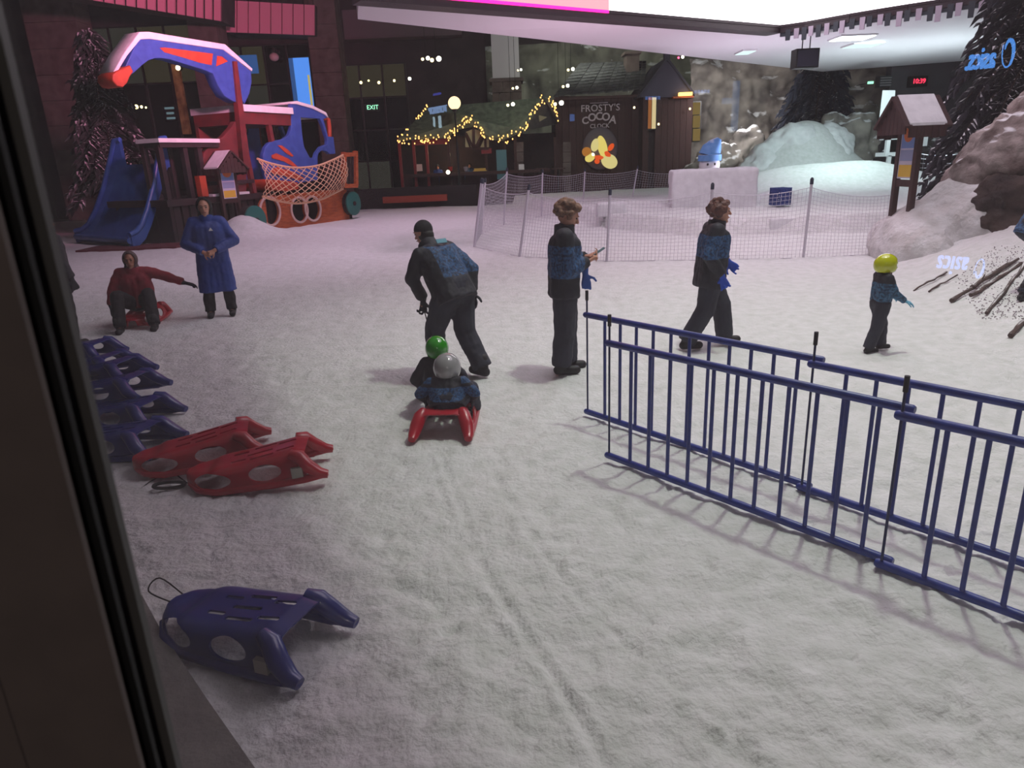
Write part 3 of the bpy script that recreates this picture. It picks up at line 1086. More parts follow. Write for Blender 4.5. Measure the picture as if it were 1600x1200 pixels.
# engine house: roof slab, beam, back wall, posts
x0, z0 = EX(378, 172)
x1, z1 = EX(455, 174)
MB().box((x0, -0.1, z1 - 0.1), (x1, 2.4, z1 + 0.12)).build('house_snow', M_SNOWS, exc)
MB().box((x0, 0.0, z1 - 0.5), (x1, 2.3, z1 - 0.1)).build('house_beam', m_ered, exc)
xb, zb_ = EX(385, 262)
MB().box((x0, 2.15, 0.9), (x1 + 0.6, 2.3, z1 - 0.4)).build('house_wall', m_ered, exc)
for xx in (x0 + 0.15, x0 + (x1 - x0) * 0.62):
    MB().beam((xx, 0.1, 0.6), (xx - 0.25, 0.1, z1 - 0.45), 0.16, 0.16).build('house_post', m_ered, exc)
# lower red body with curved corner, deck and roof on the left
rb = [(320, 262), (322, 240), (332, 226), (352, 214), (366, 198), (370, 190), (384, 190), (388, 262), (388, 300), (318, 300)]
exflat('red_body', [[EX(*p) for p in rb]], 0.1, 0.3, m_ered, 0.01)
xl, zl = EX(250, 230)
xr, zr = EX(342, 222)
MB().box((xl, 0.0, zr - 0.16), (xr, 0.9, zr - 0.02)).build('porch_roof', m_edark, exc)
MB().box((xl - 0.05, -0.05, zr - 0.02), (xr, 0.95, zr + 0.10)).build('porch_snow', M_SNOWS, exc)
for px in (258, 296, 318):
    xx, _ = EX(px, 260)
    MB().box((xx - 0.08, 0.05, 0), (xx + 0.08, 0.21, zr - 0.1)).build('porch_post', m_edark, exc)
    MB().box((xx - 0.08, 0.7, 0), (xx + 0.08, 0.86, zr - 0.1)).build('porch_post', m_edark, exc)
_, zd = EX(340, 304)
MB().box((xl - 0.2, -0.1, zd - 0.25), (EX(420, 300)[0], 2.6, zd - 0.05)).build('deck', m_edark, exc)
MB().box((xl + 1.6, -0.14, zd - 0.05), (EX(385, 300)[0], 0.4, zd + 0.03)).build('deck_snow', M_SNOWS, exc)
MB().box((xl + 1.7, 0.0, zd + 0.3), (EX(400, 300)[0], 0.12, zd + 0.42)).build('rail', m_edark, exc)
for i in range(14):
    xx = xl + 0.1 + i * 0.32
    MB().box((xx, 0.02, 0), (xx + 0.24, 0.12, zd - 0.27)).build('skirt_board', m_edark, exc)
MB().box((xl, 0.15, 0), (EX(420, 300)[0], 2.5, zd - 0.26)).build('under_box', m_edark, exc)
MB().box((EX(308, 290)[0], -0.16, zd - 0.02), (EX(318, 290)[0], 0.05, zd + 0.62)).build('orange_panel', m_eor, exc)
# tunnel body with portholes
bx0, _ = EX(408, 320)
bx1, _ = EX(538, 320)
btop = EX(470, 302)[1]
holes, cs = [], []
for px, py, rr in ((415, 330, 0.50), (461, 328, 0.46), (482, 326, 0.46)):
    x, z = EX(px, py)
    z = max(z, rr + 0.06)
    cs.append((x, z, rr))
    holes.append(circ(x, z, rr, rr))
exflat('tunnel_side', [[(bx0, -0.1), (bx1, -0.1), (bx1, btop), (bx0, btop)]] + holes, -0.2, -0.08, m_ewood)
MB().box((bx0, 0.6, -0.1), (bx1, 2.4, btop)).build('tunnel_body', m_edark, exc)
MB().box((bx0, -0.1, btop - 0.06), (bx1, 2.4, btop)).build('tunnel_lid', m_ewood, exc)
for x, z, rr in cs:
    MB().tube([(x + rr * math.cos(t), -0.22, z + rr * math.sin(t)) for t in [2 * math.pi * i / 24 for i in range(24)]], 0.045, 6, closed=True).build('porthole_rim', mat('rim_cream', S(222, 196, 186), 0.6), exc, True)
# wheels: dark tyres with green discs facing the viewer
for px, py0, py1, k, kd in ((551, 299, 337, -0.45, 0.5), (397, 321, 368, -1.0, 0.35)):
    x, zt = EX(px, py0, k)
    _, zb_ = EX(px, py1, k)
    rr = (zt - zb_) / 2
    zc = zb_ + rr
    MB().tube([(x, k + 0.05, zc), (x, k + kd, zc)], rr * 0.98, 24).build('tyre', m_edark, exc, True)
    MB().tube([(x, k - 0.02, zc), (x, k, zc), (x, k + 0.06, zc)], [rr * 0.86, rr, rr], 24).build('wheel_disc', m_egreen, exc, True)
    MB().tube([(x, k - 0.06, zc), (x, k, zc)], rr * 0.18, 12).build('hub', m_edark, exc, True)
xa, xb2 = EX(502, 320, -0.2)[0], EX(549, 320, -0.2)[0]
MB().box((xa, -0.18, -0.05), (xb2, 1.8, EX(525, 300, -0.2)[1])).build('rear_tunnel', m_edark, exc)
# rope net
def q3(px, py, k=-0.55):
    x, z = EX(px, py, k)
    return Vector((x, k, z))


topc = smoothpath([q3(402, 248), q3(425, 256), q3(460, 262), q3(495, 259), q3(520, 250), q3(536, 242)], 6)
botc = smoothpath([q3(410, 307), q3(430, 313), q3(465, 318), q3(500, 312), q3(520, 303), q3(536, 295)], 6)


def net_pt(u, v):
    i = min(int(u * (len(topc) - 1)), len(topc) - 2)
    f_ = u * (len(topc) - 1) - i
    a, b = topc[i].lerp(topc[i + 1], f_), botc[i].lerp(botc[i + 1], f_)
    p = a.lerp(b, v)
    p.y -= 0.25 * math.sin(math.pi * v)
    return p


nm_ = MB()
N = 15
for i in range(-6, N):
    for sgn in (1, -1):
        pts = []
        for s_ in range(13):
            v = s_ / 12
            u = (i + 0.5 + sgn * v * 6 + (6 if sgn < 0 else 0)) / N
            if 0 <= u <= 1:
                pts.append(net_pt(u, v))
        if len(pts) > 1:
            nm_.tube(pts, 0.017, 4, cap=False)
nm_.tube(topc, 0.04, 6).tube(botc, 0.04, 6)
tag(nm_.build('rope_net', m_rope, exc), kind='stuff')
# end frame
for (pa, pb) in (((537, 238), (537, 292)), ((555, 236), (556, 290))):
    a, b = q3(*pa, -0.5), q3(*pb, -0.5)
    MB().beam(b, a, 0.16, 0.16).build('end_post', m_ewood, exc)
for y_ in (242, 291):
    a, b = q3(536, y_, -0.5), q3(557, y_ - 1, -0.5)
    MB().beam(a, b, 0.14, 0.16).build('end_rail', m_ewood, exc)
for px in (541, 546, 551):
    a, b = q3(px, 244, -0.5), q3(px, 288, -0.5)
    MB().beam(b, a, 0.07, 0.07).build('end_bar', m_edark, exc)

# ---- blue slide
sl = empty('slide', W(195, 388))
tag(sl, 'wide blue plastic slide leading down left of the excavator', 'slide')
so = sl.location.copy()
m_slide = mat('slide_blue', S(58, 96, 168), 0.35, S(46, 80, 148), 3)
prof = [(0.0, 2.45), (0.35, 2.4), (0.8, 2.05), (1.6, 1.35), (2.4, 0.70), (3.0, 0.32), (3.5, 0.16), (4.0, 0.12)]
tp_l, tp_r = D(204, 300, 23.6), D(272, 290, 23.6)
bt_l, bt_r = W(122, 380), W(206, 388)
bt_l.z = bt_r.z = 0
pl, pr_ = [], []
for s_, z in prof:
    t = s_ / 4.0
    a = Vector((tp_l.x, tp_l.y, 0)).lerp(bt_l, t)
    b = Vector((tp_r.x, tp_r.y, 0)).lerp(bt_r, t)
    pl.append(Vector((a.x, a.y, z)) - so)
    pr_.append(Vector((b.x, b.y, z)) - so)
bed = MB()
for i in range(len(pl) - 1):
    dn = Vector((0, 0, -0.06))
    bed.add([pl[i], pr_[i], pr_[i + 1], pl[i + 1], pl[i] + dn, pr_[i] + dn, pr_[i + 1] + dn, pl[i + 1] + dn], [(0, 1, 2, 3), (7, 6, 5, 4), (0, 3, 7, 4), (1, 5, 6, 2)])
bed.build('slide_bed', m_slide, sl, True)
for side in (pl, pr_):
    wl = MB()
    hts = [0.75, 0.8, 0.62, 0.42, 0.36, 0.32, 0.3, 0.28]
    dx = Vector((0.05, 0, 0))
    for i in range(len(side) - 1):
        a, b = side[i], side[i + 1]
        ha, hb = Vector((0, 0, hts[i])), Vector((0, 0, hts[i + 1]))
        dn = Vector((0, 0, -0.1))
        wl.add([a + dn - dx, b + dn - dx, b + hb - dx, a + ha - dx, a + dn + dx, b + dn + dx, b + hb + dx, a + ha + dx], [(0, 1, 2, 3), (7, 6, 5, 4), (3, 2, 6, 7), (0, 4, 5, 1)])
    wl.add([side[0] - dx, side[0] + dx, side[0] + dx + Vector((0, 0, .75)), side[0] - dx + Vector((0, 0, .75))], [(0, 1, 2, 3)])
    wl.build('slide_wall', m_slide, sl)
    MB().tube([p + Vector((0, 0, h_)) for p, h_ in zip(side, hts)], 0.085, 8).build('slide_lip', m_slide, sl, True)
for p in (pl[1], pr_[1]):
    MB().tube([(p.x, p.y + 0.2, -0.1), (p.x, p.y + 0.2, 2.3)], 0.07, 8).build('slide_leg', m_edark, sl)
MB().tube([pl[-1] + Vector((0, 0, 0.1)), pr_[-1] + Vector((0, 0, 0.1))], 0.1, 8).build('slide_foot', m_slide, sl, True)
o = MB().box((0, 0, 0), (3.0, 1.2, 0.22)).build('rubber_mat', mat('red_mat', S(96, 40, 48), 0.9), loc=W(112, 396) + Vector((0, 0.2, -0.16)))
tag(o, 'dark red mat under the foot of the slide', 'mat')


# ================================================================== NOTICE BOARDS
def board(loc, rz, h, wdt, label, sc=1.0):
    r_ = empty('notice_board', loc, rz, sc)
    tag(r_, label, 'sign board', 'roofed notice boards')
    for s_ in (-1, 1):
        MB().box((s_ * wdt / 2 - 0.05, -0.05, -0.35), (s_ * wdt / 2 + 0.05, 0.05, h * 0.80)).build('post', M_DWOOD, r_)
    MB().box((-wdt / 2, -0.04, h * 0.26), (wdt / 2, 0.04, h * 0.32)).build('crossbar', M_DWOOD, r_)
    pb = MB().box((-wdt / 2 + 0.05, -0.03, h * 0.33), (wdt / 2 - 0.05, 0.02, h * 0.80)).build('poster', mat('poster_paper', S(205, 205, 222), 0.6), r_)
    z0, z1 = h * 0.33, h * 0.80
    pw = wdt / 2 - 0.08
    for nm, a, b, c in (('poster_sky', 0.55, 0.98, S(120, 150, 205)), ('poster_sun', 0, 0, S(206, 112, 60)), ('poster_strip', 0.03, 0.25, S(225, 190, 70)), ('poster_picture', 0.32, 0.52, S(150, 165, 200))):
        m = mat(nm, c, 0.6)
        if nm == 'poster_sun':
            mb = MB().ell((0, -0.036, z0 + (z1 - z0) * 0.80), (pw * 0.75, 0.004, (z1 - z0) * 0.14))
        else:
            mb = MB().box((-pw, -0.034, z0 + (z1 - z0) * a), (pw, -0.03, z0 + (z1 - z0) * b))
        mb.build(nm, m, pb)
    # gabled roof: ridge runs front to back (along y)
    zr, ze, ov = h, h * 0.77, wdt * 0.90
    dep_ = 0.38
    for s_ in (-1, 1):
        MB().add([(0, -dep_, zr), (0, dep_, zr), (s_ * ov, dep_, ze), (s_ * ov, -dep_, ze), (0, -dep_, zr - 0.05), (0, dep_, zr - 0.05), (s_ * ov, dep_, ze - 0.05), (s_ * ov, -dep_, ze - 0.05)],
                 [(0, 1, 2, 3), (7, 6, 5, 4), (0, 3, 7, 4), (1, 5, 6, 2), (2, 6, 7, 3), (0, 4, 5, 1)]).build('roof_board', M_DWOOD, r_)
        n_ = 5
        for i in range(n_):
            y0 = -dep_ + 0.02 + (2 * dep_ - 0.04) * i / n_
            MB().box((s_ * ov - 0.02, y0 + 0.004, ze - 0.20 - 0.02 * (i % 2)), (s_ * ov + 0.01, y0 + (2 * dep_ - 0.04) / n_ - 0.004, ze)).build('eave_board', M_DWOOD, r_)
        sn = MB()
        g = 0.07
        sn.add([(0, -dep_ + 0.03, zr + g), (0, dep_ - 0.03, zr + g), (s_ * (ov - 0.01), dep_ - 0.03, ze + 0.05), (s_ * (ov - 0.01), -dep_ + 0.03, ze + 0.05),
                (0, -dep_ + 0.03, zr), (0, dep_ - 0.03, zr), (s_ * ov, dep_ - 0.03, ze), (s_ * ov, -dep_ + 0.03, ze)],
               [(0, 1, 2, 3), (7, 6, 5, 4), (0, 3, 7, 4), (1, 5, 6, 2), (2, 6, 7, 3), (0, 4, 5, 1)])
        sn.build('roof_snow', M_SNOWS, r_)
    for y_ in (-dep_, dep_):
        for s_ in (-1, 1):
            MB().beam((0, y_, zr + 0.03), (s_ * ov, y_, ze - 0.02), 0.05, 0.14, up=(0, 1, 0)).build('barge_board', M_DWOOD, r_)
        for i in range(-3, 4):
            x0 = i * ov / 4
            MB().box((x0 - ov / 8 + 0.004, y_ - 0.015, ze - 0.14), (x0 + ov / 8 - 0.004, y_ + 0.015, zr - abs(x0) * (zr - ze) / ov - 0.06)).build('gable_board', M_DWOOD, r_)
    return r_


p = D(1424, 342, 13.5)
board((7.66, 13.75, 0.76), R(-86), 2.12, 0.54, 'dark timber notice board with snowy roof standing on the snow bank')
p = D(365, 345, 24.0)
board((p.x, p.y, 0.55), R(58), 2.15, 0.62, 'small roofed notice board in front of the red play excavator')


# ================================================================== TREES
M_TRUNK = mat('bark', S(60, 46, 40), 0.9)


def pine(loc, h, rad, label, m, nbr=70, seed=1, z_from=0.12, droop=0.35, blade=0.22):
    rg = random.Random(seed)
    r_ = empty('pine_tree', loc)
    tag(r_, label, 'tree')
    MB().tube([(0, 0, -0.1), (0.03, 0, h * 0.5), (0, 0, h)], [h * 0.022, h * 0.014, 0.01], 8).build('trunk', M_TRUNK, r_)
    fo, br = MB(), MB()
    for i in range(nbr):
        t = z_from + (1 - z_from) * (i + rg.random()) / nbr
        az = i * 2.4 + rg.uniform(-.3, .3)
        L = rad * (1 - t) ** 0.75 * rg.uniform(0.8, 1.12) + 0.12
        d = Vector((math.cos(az), math.sin(az), 0))
        pts = []
        for s_ in range(7):
            u = s_ / 6
            pts.append(Vector((0, 0, h * t)) + d * L * u + Vector((0, 0, L * (0.10 * u - droop * u * u * 1.5))))
        br.tube(pts, [0.03 * (1 - u / 7) + 0.004 for u in range(7)], 4, cap=False)
        n_ = max(6, int(L * 16))
        for j in range(n_):
            u = (j + 0.6) / n_
            k_ = min(int(u * 6), 5)
            p = pts[k_].lerp(pts[k_ + 1], u * 6 - k_)
            for sd in (-1, 1):
                side = Vector((-d.y, d.x, 0)) * sd
                tip = p + side * rg.uniform(.4, 1.0) * blade * 1.3 + d * blade * rg.uniform(.3, .9) + Vector((0, 0, -blade * rg.uniform(0.2, 1.3)))
                mid = p.lerp(tip, 0.5) + Vector((0, 0, blade * 0.16))
                wv = d * blade * 0.20 + Vector((0, 0, blade * 0.05))
                up = Vector((0, 0, blade * 0.10))
                fo.add([p + up, mid + wv, tip, mid - wv, mid + up * 0.8], [(0, 1, 4), (1, 2, 4), (2, 3, 4), (3, 0, 4)])
    tag(br.build('branches', M_TRUNK, r_), kind='stuff')
    me = bpy.data.meshes.new('foliage')
    me.from_pydata(fo.v, [], fo.f)
    tag(link('foliage', me, m, r_), kind='stuff')
    return r_


m_ndl = mat('snowy_needles', S(56, 58, 58), 0.8, S(36, 42, 42), 6, snow=0.30)
m_ndl2 = mat('dark_needles', S(40, 46, 62), 0.8, S(26, 30, 44), 6, snow=0.10)
p = D(188, 300, 28.0)
pine((p.x, 28.0, -0.1), 7.3, 1.9, 'snowy pine tree beside the wall behind the blue slide', m_ndl, 90, 3, 0.28, 0.55, 0.40)
p = D(1275, 200, 37.5)
pine((p.x, 37.5, 0.3), 7.4, 3.4, 'dark pine tree rising behind the tall snow heap', m_ndl2, 64, 5, 0.36, 0.62, 0.46)
pine((12.3, 17.2, 0.2), 9.5, 2.3, 'tall snow dusted pine behind the huge rock at right', mat('dusted_needles', S(44, 42, 50), 0.8, S(28, 28, 36), 6, snow=0.22), 170, 8, 0.10, 0.60, 0.30)

# ================================================================== TIMBER HUTS
m_roof = mat('slate_roof', S(112, 124, 108), 0.8, S(84, 94, 84), 4, bump=0.3)
m_roofd = mat('dark_slate', S(84, 84, 84), 0.8, S(62, 62, 66), 4, bump=0.3)
m_hutw = mat('hut_boards', S(74, 44, 42), 0.8, S(56, 34, 34), 5, stretch=(6, 6, 0.8))
m_cream = mat('cream_plaster', S(186, 176, 140), 0.8)
m_redp = mat('red_paint', S(140, 40, 44), 0.6)


def hexa(front, Y0, back=None, dY=0.0, name='x', m=None, parent=None, off=Vector((0, 0, 0)), thick=0.12):
    """sheet through pixel corners (px, py, Y) given a thickness downwards"""
    vs = [D(a, b, y) - off for a, b, y in front]
    k = len(vs)
    dn = Vector((0, 0.05, -thick))
    return MB().add(vs + [v + dn for v in vs], [tuple(range(k)), tuple(range(2 * k - 1, k - 1, -1))] + [(i, i + k, (i + 1) % k + k, (i + 1) % k) for i in range(k)]).build(name, m, parent)


YH = 38.0
c = D(750, 300, YH)
hut = empty('garland_hut', (c.x, YH, 0))
tag(hut, 'low timber hut with slate roof edged by a light garland', 'hut')
off = hut.location.copy()
hexa([(622, 216, YH - 0.6), (668, 168, YH + 2.2), (826, 178, YH + 2.2), (856, 152, YH + 0.5), (820, 200, YH - 0.3), (786, 216, YH - 0.6), (762, 214, YH - 0.6), (731, 181, YH - 0.5), (700, 212, YH - 0.6)], 0, name='roof', m=m_roof, parent=hut, off=off)
hexa([(822, 200, YH - 0.3), (851, 152, YH - 0.4), (874, 186, YH - 0.4), (870, 190, YH + 1.0), (851, 158, YH + 2.0)], 0, name='gable_roof', m=m_roofd, parent=hut, off=off)


def hbox(nm, px0, py0, px1, py1, Y, depth, m, root, zfloor=False):
    lo, hi = fb(px0, py0, px1, py1, Y, depth)
    if zfloor:
        lo = (lo[0], lo[1], -0.06)
    o_ = root.location
    return MB().box(Vector(lo) - o_, Vector(hi) - o_).build(nm, m, root)


for px in (626, 648, 668, 702, 716, 760, 790, 806, 868):
    hbox('post', px - 2, 214, px + 2, 300, YH - 0.2, 0.2, m_redp if px < 700 else m_hutw, hut, True)
for i in range(12):
    px = 626 + i * 20.2
    hbox('wall_board', px + 0.3, 272, px + 19.8, 300, YH + 0.1, 0.1, m_hutw, hut, True)
hbox('counter', 640, 268, 860, 273, YH - 0.5, 0.7, m_hutw, hut)
hbox('back_wall', 626, 212, 872, 300, YH + 2.6, 0.15, m_edark, hut, True)
hbox('red_beam', 648, 217, 700, 226, YH - 0.25, 0.2, m_redp, hut)
hbox('red_beam', 752, 232, 768, 240, YH - 0.25, 0.2, m_redp, hut)
# gable infill with V timbers
lo, hi = fb(726, 198, 762, 230, YH - 0.1, 0.1)
for pts in (((728, 206), (738, 202), (738, 230), (736, 230)), ((742, 202), (756, 206), (745, 230), (742, 230)), ((758, 214), (764, 216), (764, 231), (750, 231)), ((727, 214), (733, 230), (727, 231))):
    vs = [D(a, b, YH - 0.15) - off for a, b in pts]
    bk = Vector((0, 0.12, 0))
    k = len(vs)
    MB().add(vs + [v + bk for v in vs], [tuple(range(k)), tuple(range(2 * k - 1, k - 1, -1))] + [(i, i + k, (i + 1) % k + k, (i + 1) % k) for i in range(k)]).build('gable_panel', m_cream, hut)
for a, b in (((740, 200), (741, 232)), ((728, 208), (740, 232)), ((755, 208), (742, 232)), ((726, 232), (764, 232))):
    MB().beam(D(*a, YH - 0.25) - off, D(*b, YH - 0.25) - off, 0.12, 0.12).build('gable_timber', m_hutw, hut)
vs = [D(a, b, YH - 0.3) - off for a, b in ((842, 180), (855, 183), (843, 190))]
MB().add(vs + [v + Vector((0, .1, 0)) for v in vs], [(0, 1, 2), (5, 4, 3), (0, 3, 4, 1), (1, 4, 5, 2), (2, 5, 3, 0)]).build('gable_pane', emat('dim_yellow', (1, .85, .5, 1), 0.12), hut)
for px0, px1 in ((804, 818), (880, 892)):
    for j in range(5):
        hbox('pier_stone', px0, 222 + j * 16, px1, 237 + j * 16, YH - 0.1, 0.5, m_pillar, hut)
hbox('menu_board', 776, 234, 792, 280, YH - 0.35, 0.12, mat('teal_menu', S(70, 104, 110), 0.5, emit=S(50, 90, 95), estr=0.25), hut)
# lamp and wares inside the hut
d_ = bpy.data.lights.new('hut_lamp', 'POINT')
d_.energy = 55
d_.color = (1.0, 0.72, 0.42)
d_.shadow_soft_size = 0.1
lo_ = bpy.data.objects.new('hut_lamp', d_)
COL.objects.link(lo_)
lo_.parent = hut
lo_.location = D(705, 240, YH + 1.0) - off
for nm, lab, px, py, col, shp in (('menu_tray', 'yellow tray on the hut counter right of middle', 750, 266, S(210, 170, 70), 0), ('menu_card', 'white folded card on the right end of hut counter', 815, 264, S(215, 210, 215), 1), ('cup', 'red paper cup on the left of the hut counter', 704, 265, S(190, 60, 50), 2),
                                  ('menu_card', 'pale folded card on the left end of hut counter', 656, 264, S(220, 190, 180), 1), ('bowl', 'grey bowl on the hut counter under the gable', 728, 266, S(150, 140, 150), 2)):
    p = D(px, 268, YH - 0.25)
    mb = MB()
    if shp == 0:
        mb.box((-.35, -.15, 0), (.35, .15, .04)).box((-.3, -.12, .04), (.3, .12, .14))
    elif shp == 1:
        mb.add([(-.14, -.1, 0), (.14, -.1, 0), (.14, 0, .34), (-.14, 0, .34), (-.14, .1, 0), (.14, .1, 0)], [(0, 1, 2, 3), (3, 2, 5, 4), (0, 3, 4), (1, 5, 2), (0, 4, 5, 1)])
    else:
        mb.tube([(0, 0, 0), (0, 0, .03), (0, 0, .22), (0, 0, .2)], [.08, .09, .13, .11], 12)
    o = mb.build(nm, mat('ware_%s_%d' % (nm, px), col, .6), loc=(p.x, p.y, p.z + .02))
    tag(o, lab, nm.replace('menu_', ''), 'wares on the hut counter')
# light garland
gar = empty('light_garland', off)
tag(gar, 'string of warm yellow bulbs along the hut eaves', 'garland')
path = [(620, 217), (660, 218), (698, 216), (712, 204), (731, 182), (745, 194), (760, 212), (786, 219), (808, 207), (822, 196), (827, 180), (840, 168), (848, 153), (858, 156), (866, 166), (872, 182)]
gp = [D(a, b, YH - 0.75) - off for a, b in path]
MB().tube(gp, 0.012, 4).build('wire', M_BLK, gar)
E_BULB = emat('bulb_glow', (1.0, 0.50, 0.13, 1), 3.4)
bm_ = MB().ell((0, 0, 0), (0.034, 0.034, 0.042), nu=6, nv=4).mesh('bulb', True)
L_ = [(b - a).length for a, b in zip(gp[:-1], gp[1:])]
tot = sum(L_)
rg = random.Random(5)
for i in range(170):
    s_ = rg.random() * tot
    k = 0
    while k < len(L_) - 1 and s_ > L_[k]:
        s_ -= L_[k]
        k += 1
    p = gp[k].lerp(gp[k + 1], min(s_ / L_[k], 1)) + Vector((0, rg.uniform(-.05, .05), rg.uniform(-.24, .22)))
    link('bulb', bm_, E_BULB, gar, p)
for a, b in [((668, 166), (632, 206))]:
    for i in range(14):
        p = D(a[0], a[1], YH - 0.5).lerp(D(b[0], b[1], YH - 0.7), rg.random()) - off + Vector((0, 0, rg.uniform(-.1, .1)))
        link('bulb', bm_, E_BULB, gar, p)
# globe lamp on post
p = D(710, 161, 37.12)
r_ = empty('globe_lamp', (p.x, 37.12, 0))
tag(r_, 'round glowing globe lamp on a post above the hut roof', 'lamp')
MB().ell((0, 0, p.z), (0.31, 0.31, 0.31)).build('globe', emat('globe_glow', (1.0, 0.72, 0.38, 1), 2.2), r_, True)
MB().tube([(0, 0, -0.05), (0, 0, p.z - 0.36)], 0.05, 8).build('pole', M_BLK, r_, True)
MB().tube([(0, 0, p.z - 0.42), (0, 0, p.z - 0.28)], [0.1, 0.16], 10).build('collar', M_BLK, r_, True)
# twin spots hung in the air on thin drops
for i, (px, py, Y, s_) in enumerate(((665, 91, 36, 1.0), (681, 92, 36, 1.3), (812, 109, 37, 0.6), (892, 108, 37, 0.9), (805, 137, 37, 0.8), (884, 134, 37, 0.9), (798, 163, 37, 1.0), (873, 161, 37, 1.25), (1064, 89, 37, 0.8))):
    p = D(px, py, Y)
    r_ = empty('twin_spot', p)
    tag(r_, ['left of the two bright spots high above the hut', 'right of the two bright spots high above the hut', 'small twin spot right of the white column', 'twin spot above the cocoa hut roof', 'twin spot in front of the column stone foot',
             'twin spot at the left end of cocoa hut roof', 'twin spot low before the column stones', 'brightest twin spot beside the garland peak', 'red and white twin spot above the gable spire'][i], 'lamp', 'hanging twin spots')
    q = 0.09 * s_
    MB().ell((q * 1.2, 0, 0), (q, q, q), nu=10, nv=6).build('lens', E_SPOTW, r_, True)
    MB().ell((-q * 1.6, 0, -q * .4), (q * .75, q * .75, q * .75), nu=10, nv=6).build('side_lens', E_YEL if i != 8 else emat('red_spot', (1, .1, .2, 1), 4), r_, True)
    MB().tube([(-q * 1.6, .06, q * .3), (q * 1.2, .06, q * .8)], 0.02, 6).build('bracket', M_BLK, r_)
    MB().tube([(0, 0.06, 0.03), (0, 0.06, 15.0 - p.z)], 0.01, 4).build('drop_rod', M_BLK, r_)

# cocoa hut
YF = 40.0
c = D(960, 300, YF)
fh = empty('cocoa_hut', (c.x, YF, 0))
tag(fh, 'dark timber hut with hand lettered cocoa sign and glowing clock', 'hut')
off = fh.location.copy()
# shingled roof in courses
A_, B_ = D(864, 152, YF - 0.8), D(1008, 140, YF - 0.8)
C_, Dd = D(1010, 96, YF + 3.0), D(905, 100, YF + 3.0)
for j in range(10):
    t0, t1 = j / 10, (j + 1) / 10
    for i in range(16):
        u0, u1 = i / 16, (i + 1) / 16
        q = [A_.lerp(B_, u).lerp(Dd.lerp(C_, u), t) - off for u, t in ((u0 + 0.003, t0), (u1 - 0.003, t0), (u1 - 0.003, t1 + 0.03), (u0 + 0.003, t1 + 0.03))]
        q[0].z += 0.05 + 0.02 * ((i * 7 + j * 3) % 3)
        q[1].z += 0.05 + 0.02 * ((i * 7 + j * 3) % 3)
        dn = Vector((0, 0.02, -0.06))
        MB().add(q + [v + dn for v in q], [(0, 1, 2, 3), (7, 6, 5, 4), (0, 4, 5, 1), (1, 5, 6, 2), (3, 2, 6, 7), (0, 3, 7, 4)]).build('shingle', m_roofd, fh)
for i in range(13):
    px = 868 + i * 10.8
    hbox('wall_board', px + 0.2, 150, px + 10.6, 290, YF, 0.15, m_hutw, fh, True)
hbox('side_wall', 868, 155, 1008, 290, YF + 0.2, 3.0, m_edark, fh, True)
hbox('chimney', 979, 80, 999, 118, YF + 1.5, 1.0, m_pillar, fh)
hbox('chimney_cap', 976, 80, 1002, 84, YF + 1.4, 1.2, m_pillar, fh)
hbox('gutter', 866, 150, 1008, 154, YF - 0.85, 0.15, m_hutw, fh)
# gabled tower
g = [D(a, b, YF - 1.6) - off for a, b in ((1000, 150), (1008, 138), (1040, 97), (1046, 97), (1084, 146), (1082, 152), (1000, 152))]
bk = Vector((0, 0.2, 0))
k = len(g)
MB().add(g + [v + bk for v in g], [tuple(range(k)), tuple(range(2 * k - 1, k - 1, -1))] + [(i, i + k, (i + 1) % k + k, (i + 1) % k) for i in range(k)]).build('gable', mat('gable_slate', S(70, 64, 82), 0.8), fh)
for a, b in (((1000, 152), (1043, 94)), ((1043, 94), (1086, 150))):
    v0, v1 = D(*a, YF - 1.7) - off, D(*b, YF - 1.7) - off
    q = [v0, v1, v1 + Vector((0, 4.2, 0)), v0 + Vector((0, 4.2, 0))]
    up = Vector((0, 0, 0.15))
    MB().add(q + [v + up for v in q], [(3, 2, 1, 0), (4, 5, 6, 7), (0, 1, 5, 4), (1, 2, 6, 5), (2, 3, 7, 6), (3, 0, 4, 7)]).build('gable_roof', mat('gable_roof', S(62, 58, 72), 0.8), fh)
hbox('spire', 1039, 74, 1047, 98, YF - 1.5, 0.4, mat('spire_lead', S(70, 64, 80), 0.7), fh)
for i in range(8):
    px = 1004 + i * 9.6
    if i not in (1,):
        hbox('tower_board', px + 0.2, 150, px + 9.4, 290, YF - 1.4, 0.15, m_hutw, fh, True)
hbox('tower_body', 1004, 150, 1080, 290, YF - 1.2, 3.0, m_edark, fh, True)
E_WIN = emat('lit_window', (1.0, 0.80, 0.42, 1), 0.75)
E_WINO = emat('lit_window_orange', (1.0, 0.35, 0.10, 1), 0.30)
w_ = hbox('window', 1012, 144, 1027, 203, YF - 1.5, 0.08, m_frame, fh)
hbox('window_pane', 1019, 146, 1025, 201, YF - 1.56, 0.05, E_WIN, fh)
hbox('window_pane', 1013, 146, 1018, 201, YF - 1.56, 0.05, E_WINO, fh)
hbox('eave_lamp', 1062, 144, 1082, 149, YF - 1.9, 0.3, emat('eave_glow', (1, .62, .15, 1), 3.5), fh)
hbox('eave_board', 1052, 150, 1084, 153, YF - 1.8, 0.5, m_ewood, fh)
for a, b in ((1059, 1073), (1083, 1094)):
    hbox('window', a - 1, 158, b + 1, 222, YF - 1.0, 0.1, m_frame, fh)
    for j in range(3):
        hbox('window_pane', a, 160 + j * 20.5, b, 179 + j * 20.5, YF - 1.1, 0.06, emat('lit_window_dim', (0.9, 0.62, 0.2, 1), 0.22), fh)
for px, py in ((991, 168), (1029, 194), (1078, 170)):
    pz = D(px, py, YF - 1.7) - off
    MB().ell(pz, (0.05, 0.05, 0.06), nu=8, nv=5).build('lantern', E_YEL, fh, True)
